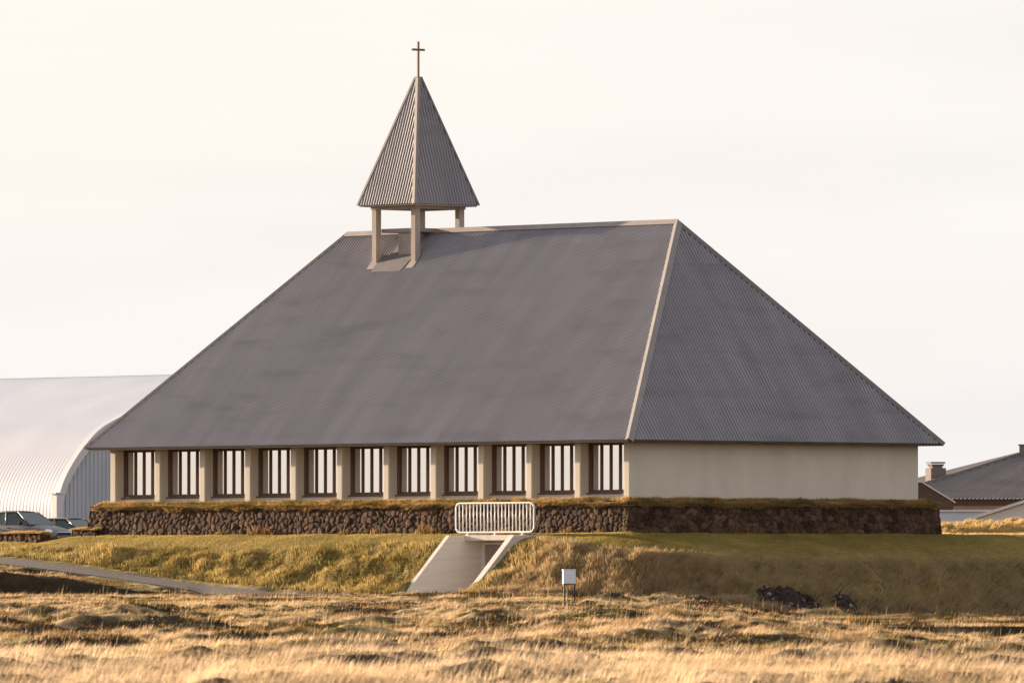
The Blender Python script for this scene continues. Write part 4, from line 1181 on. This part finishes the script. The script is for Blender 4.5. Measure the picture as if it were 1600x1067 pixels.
# ------------------------------------------------------------------ light
SUN_AZ, SUN_EL = 40.0, 8.5
sd = Vector((-math.cos(R(SUN_AZ)) * math.cos(R(SUN_EL)), math.sin(R(SUN_AZ)) * math.cos(R(SUN_EL)), math.sin(R(SUN_EL))))
ld = bpy.data.lights.new('sun', 'SUN'); ld.energy = 5.0; ld.angle = R(.53); ld.color = (1.0, .80, .58)
lo = bpy.data.objects.new('sun', ld); COL.objects.link(lo)
lo.rotation_euler = (-sd).to_track_quat('-Z', 'Y').to_euler()
lo.location = (-60, 420, 60)
wd = bpy.data.worlds.new('World'); scene.world = wd; wd.use_nodes = True
nt = wd.node_tree; nt.nodes.clear()
sky = nt.nodes.new('ShaderNodeTexSky'); sky.sky_type = 'NISHITA'; sky.sun_disc = False
sky.sun_elevation = R(SUN_EL); sky.sun_rotation = math.atan2(sd.x, sd.y)
sky.air_density = 1.0; sky.dust_density = 2.5; sky.ozone_density = 1.0; sky.altitude = 20
bg = nt.nodes.new('ShaderNodeBackground'); bg.inputs['Strength'].default_value = .0615
# thin high cloud veils the blue
tc = nt.nodes.new('ShaderNodeTexCoord'); nz_ = nt.nodes.new('ShaderNodeTexNoise'); nz_.inputs['Scale'].default_value = 5.0; nz_.inputs['Detail'].default_value = 5
mp = nt.nodes.new('ShaderNodeMapping'); mp.inputs['Scale'].default_value = (1, 1, 5)
nt.links.new(tc.outputs['Generated'], mp.inputs['Vector']); nt.links.new(mp.outputs[0], nz_.inputs['Vector'])
mr = nt.nodes.new('ShaderNodeMapRange'); mr.inputs[1].default_value = .3; mr.inputs[2].default_value = .7; mr.inputs[3].default_value = .76; mr.inputs[4].default_value = .87
nt.links.new(nz_.outputs['Fac'], mr.inputs[0])
mx = nt.nodes.new('ShaderNodeMixRGB'); mx.inputs[2].default_value = (5.12, 5.04, 5.12, 1)
sz = nt.nodes.new('ShaderNodeSeparateXYZ'); nt.links.new(tc.outputs['Generated'], sz.inputs[0])
me_ = nt.nodes.new('ShaderNodeMapRange'); me_.inputs[1].default_value = .05; me_.inputs[2].default_value = .9; me_.inputs[3].default_value = 1.0; me_.inputs[4].default_value = .52
nt.links.new(sz.outputs[2], me_.inputs[0])
mm = nt.nodes.new('ShaderNodeMath'); mm.operation = 'MULTIPLY'; nt.links.new(mr.outputs[0], mm.inputs[0]); nt.links.new(me_.outputs[0], mm.inputs[1])
nt.links.new(mm.outputs[0], mx.inputs[0]); nt.links.new(sky.outputs[0], mx.inputs[1]); nz2 = nt.nodes.new('ShaderNodeTexNoise'); nz2.inputs['Scale'].default_value = 9.0; nz2.inputs['Detail'].default_value = 6
mp2 = nt.nodes.new('ShaderNodeMapping'); mp2.inputs['Scale'].default_value = (1.6, 1, 13); mp2.inputs['Location'].default_value = (.4, 0, .2)
nt.links.new(tc.outputs['Generated'], mp2.inputs['Vector']); nt.links.new(mp2.outputs[0], nz2.inputs['Vector'])
mr2 = nt.nodes.new('ShaderNodeMapRange'); mr2.inputs[1].default_value = .42; mr2.inputs[2].default_value = .62; mr2.inputs[3].default_value = 1.0; mr2.inputs[4].default_value = .965
nt.links.new(nz2.outputs['Fac'], mr2.inputs[0])
sc2 = nt.nodes.new('ShaderNodeVectorMath'); sc2.operation = 'SCALE'; nt.links.new(mx.outputs[0], sc2.inputs[0]); nt.links.new(mr2.outputs[0], sc2.inputs['Scale'])
nt.links.new(sc2.outputs[0], bg.inputs['Color'])
wo = nt.nodes.new('ShaderNodeOutputWorld'); nt.links.new(bg.outputs[0], wo.inputs['Surface'])

# ------------------------------------------------------------------ camera and output
cd = bpy.data.cameras.new('camera'); cam = bpy.data.objects.new('camera', cd); COL.objects.link(cam)
cd.sensor_width = 36.0; cd.sensor_fit = 'HORIZONTAL'; cd.lens = F / 1600 * 36.0
cd.clip_start = 1.0; cd.clip_end = 20000
pitch = math.atan((HOR - 533.5) / F)
cam.rotation_euler = (math.pi / 2 + pitch, 0, 0); cam.location = (0, 0, 0)
cd.dof.use_dof = True; cd.dof.focus_distance = 398; cd.dof.aperture_fstop = 4.0
scene.camera = cam
vs_ = scene.view_settings
scene.display_settings.display_device = 'sRGB'
vs_.view_transform = 'Standard'; vs_.look = 'None'; vs_.gamma = 1.0; vs_.use_curve_mapping = False
vs_.exposure = 1.72
scene.cycles.use_denoising = True; scene.cycles.denoiser = 'OPENIMAGEDENOISE'; scene.cycles.denoising_prefilter = 'ACCURATE'
scene.cycles.caustics_reflective = False; scene.cycles.caustics_refractive = False
scene.cycles.filter_width = 1.5
scene.cycles.max_bounces = 6; scene.cycles.diffuse_bounces = 3; scene.cycles.transmission_bounces = 4
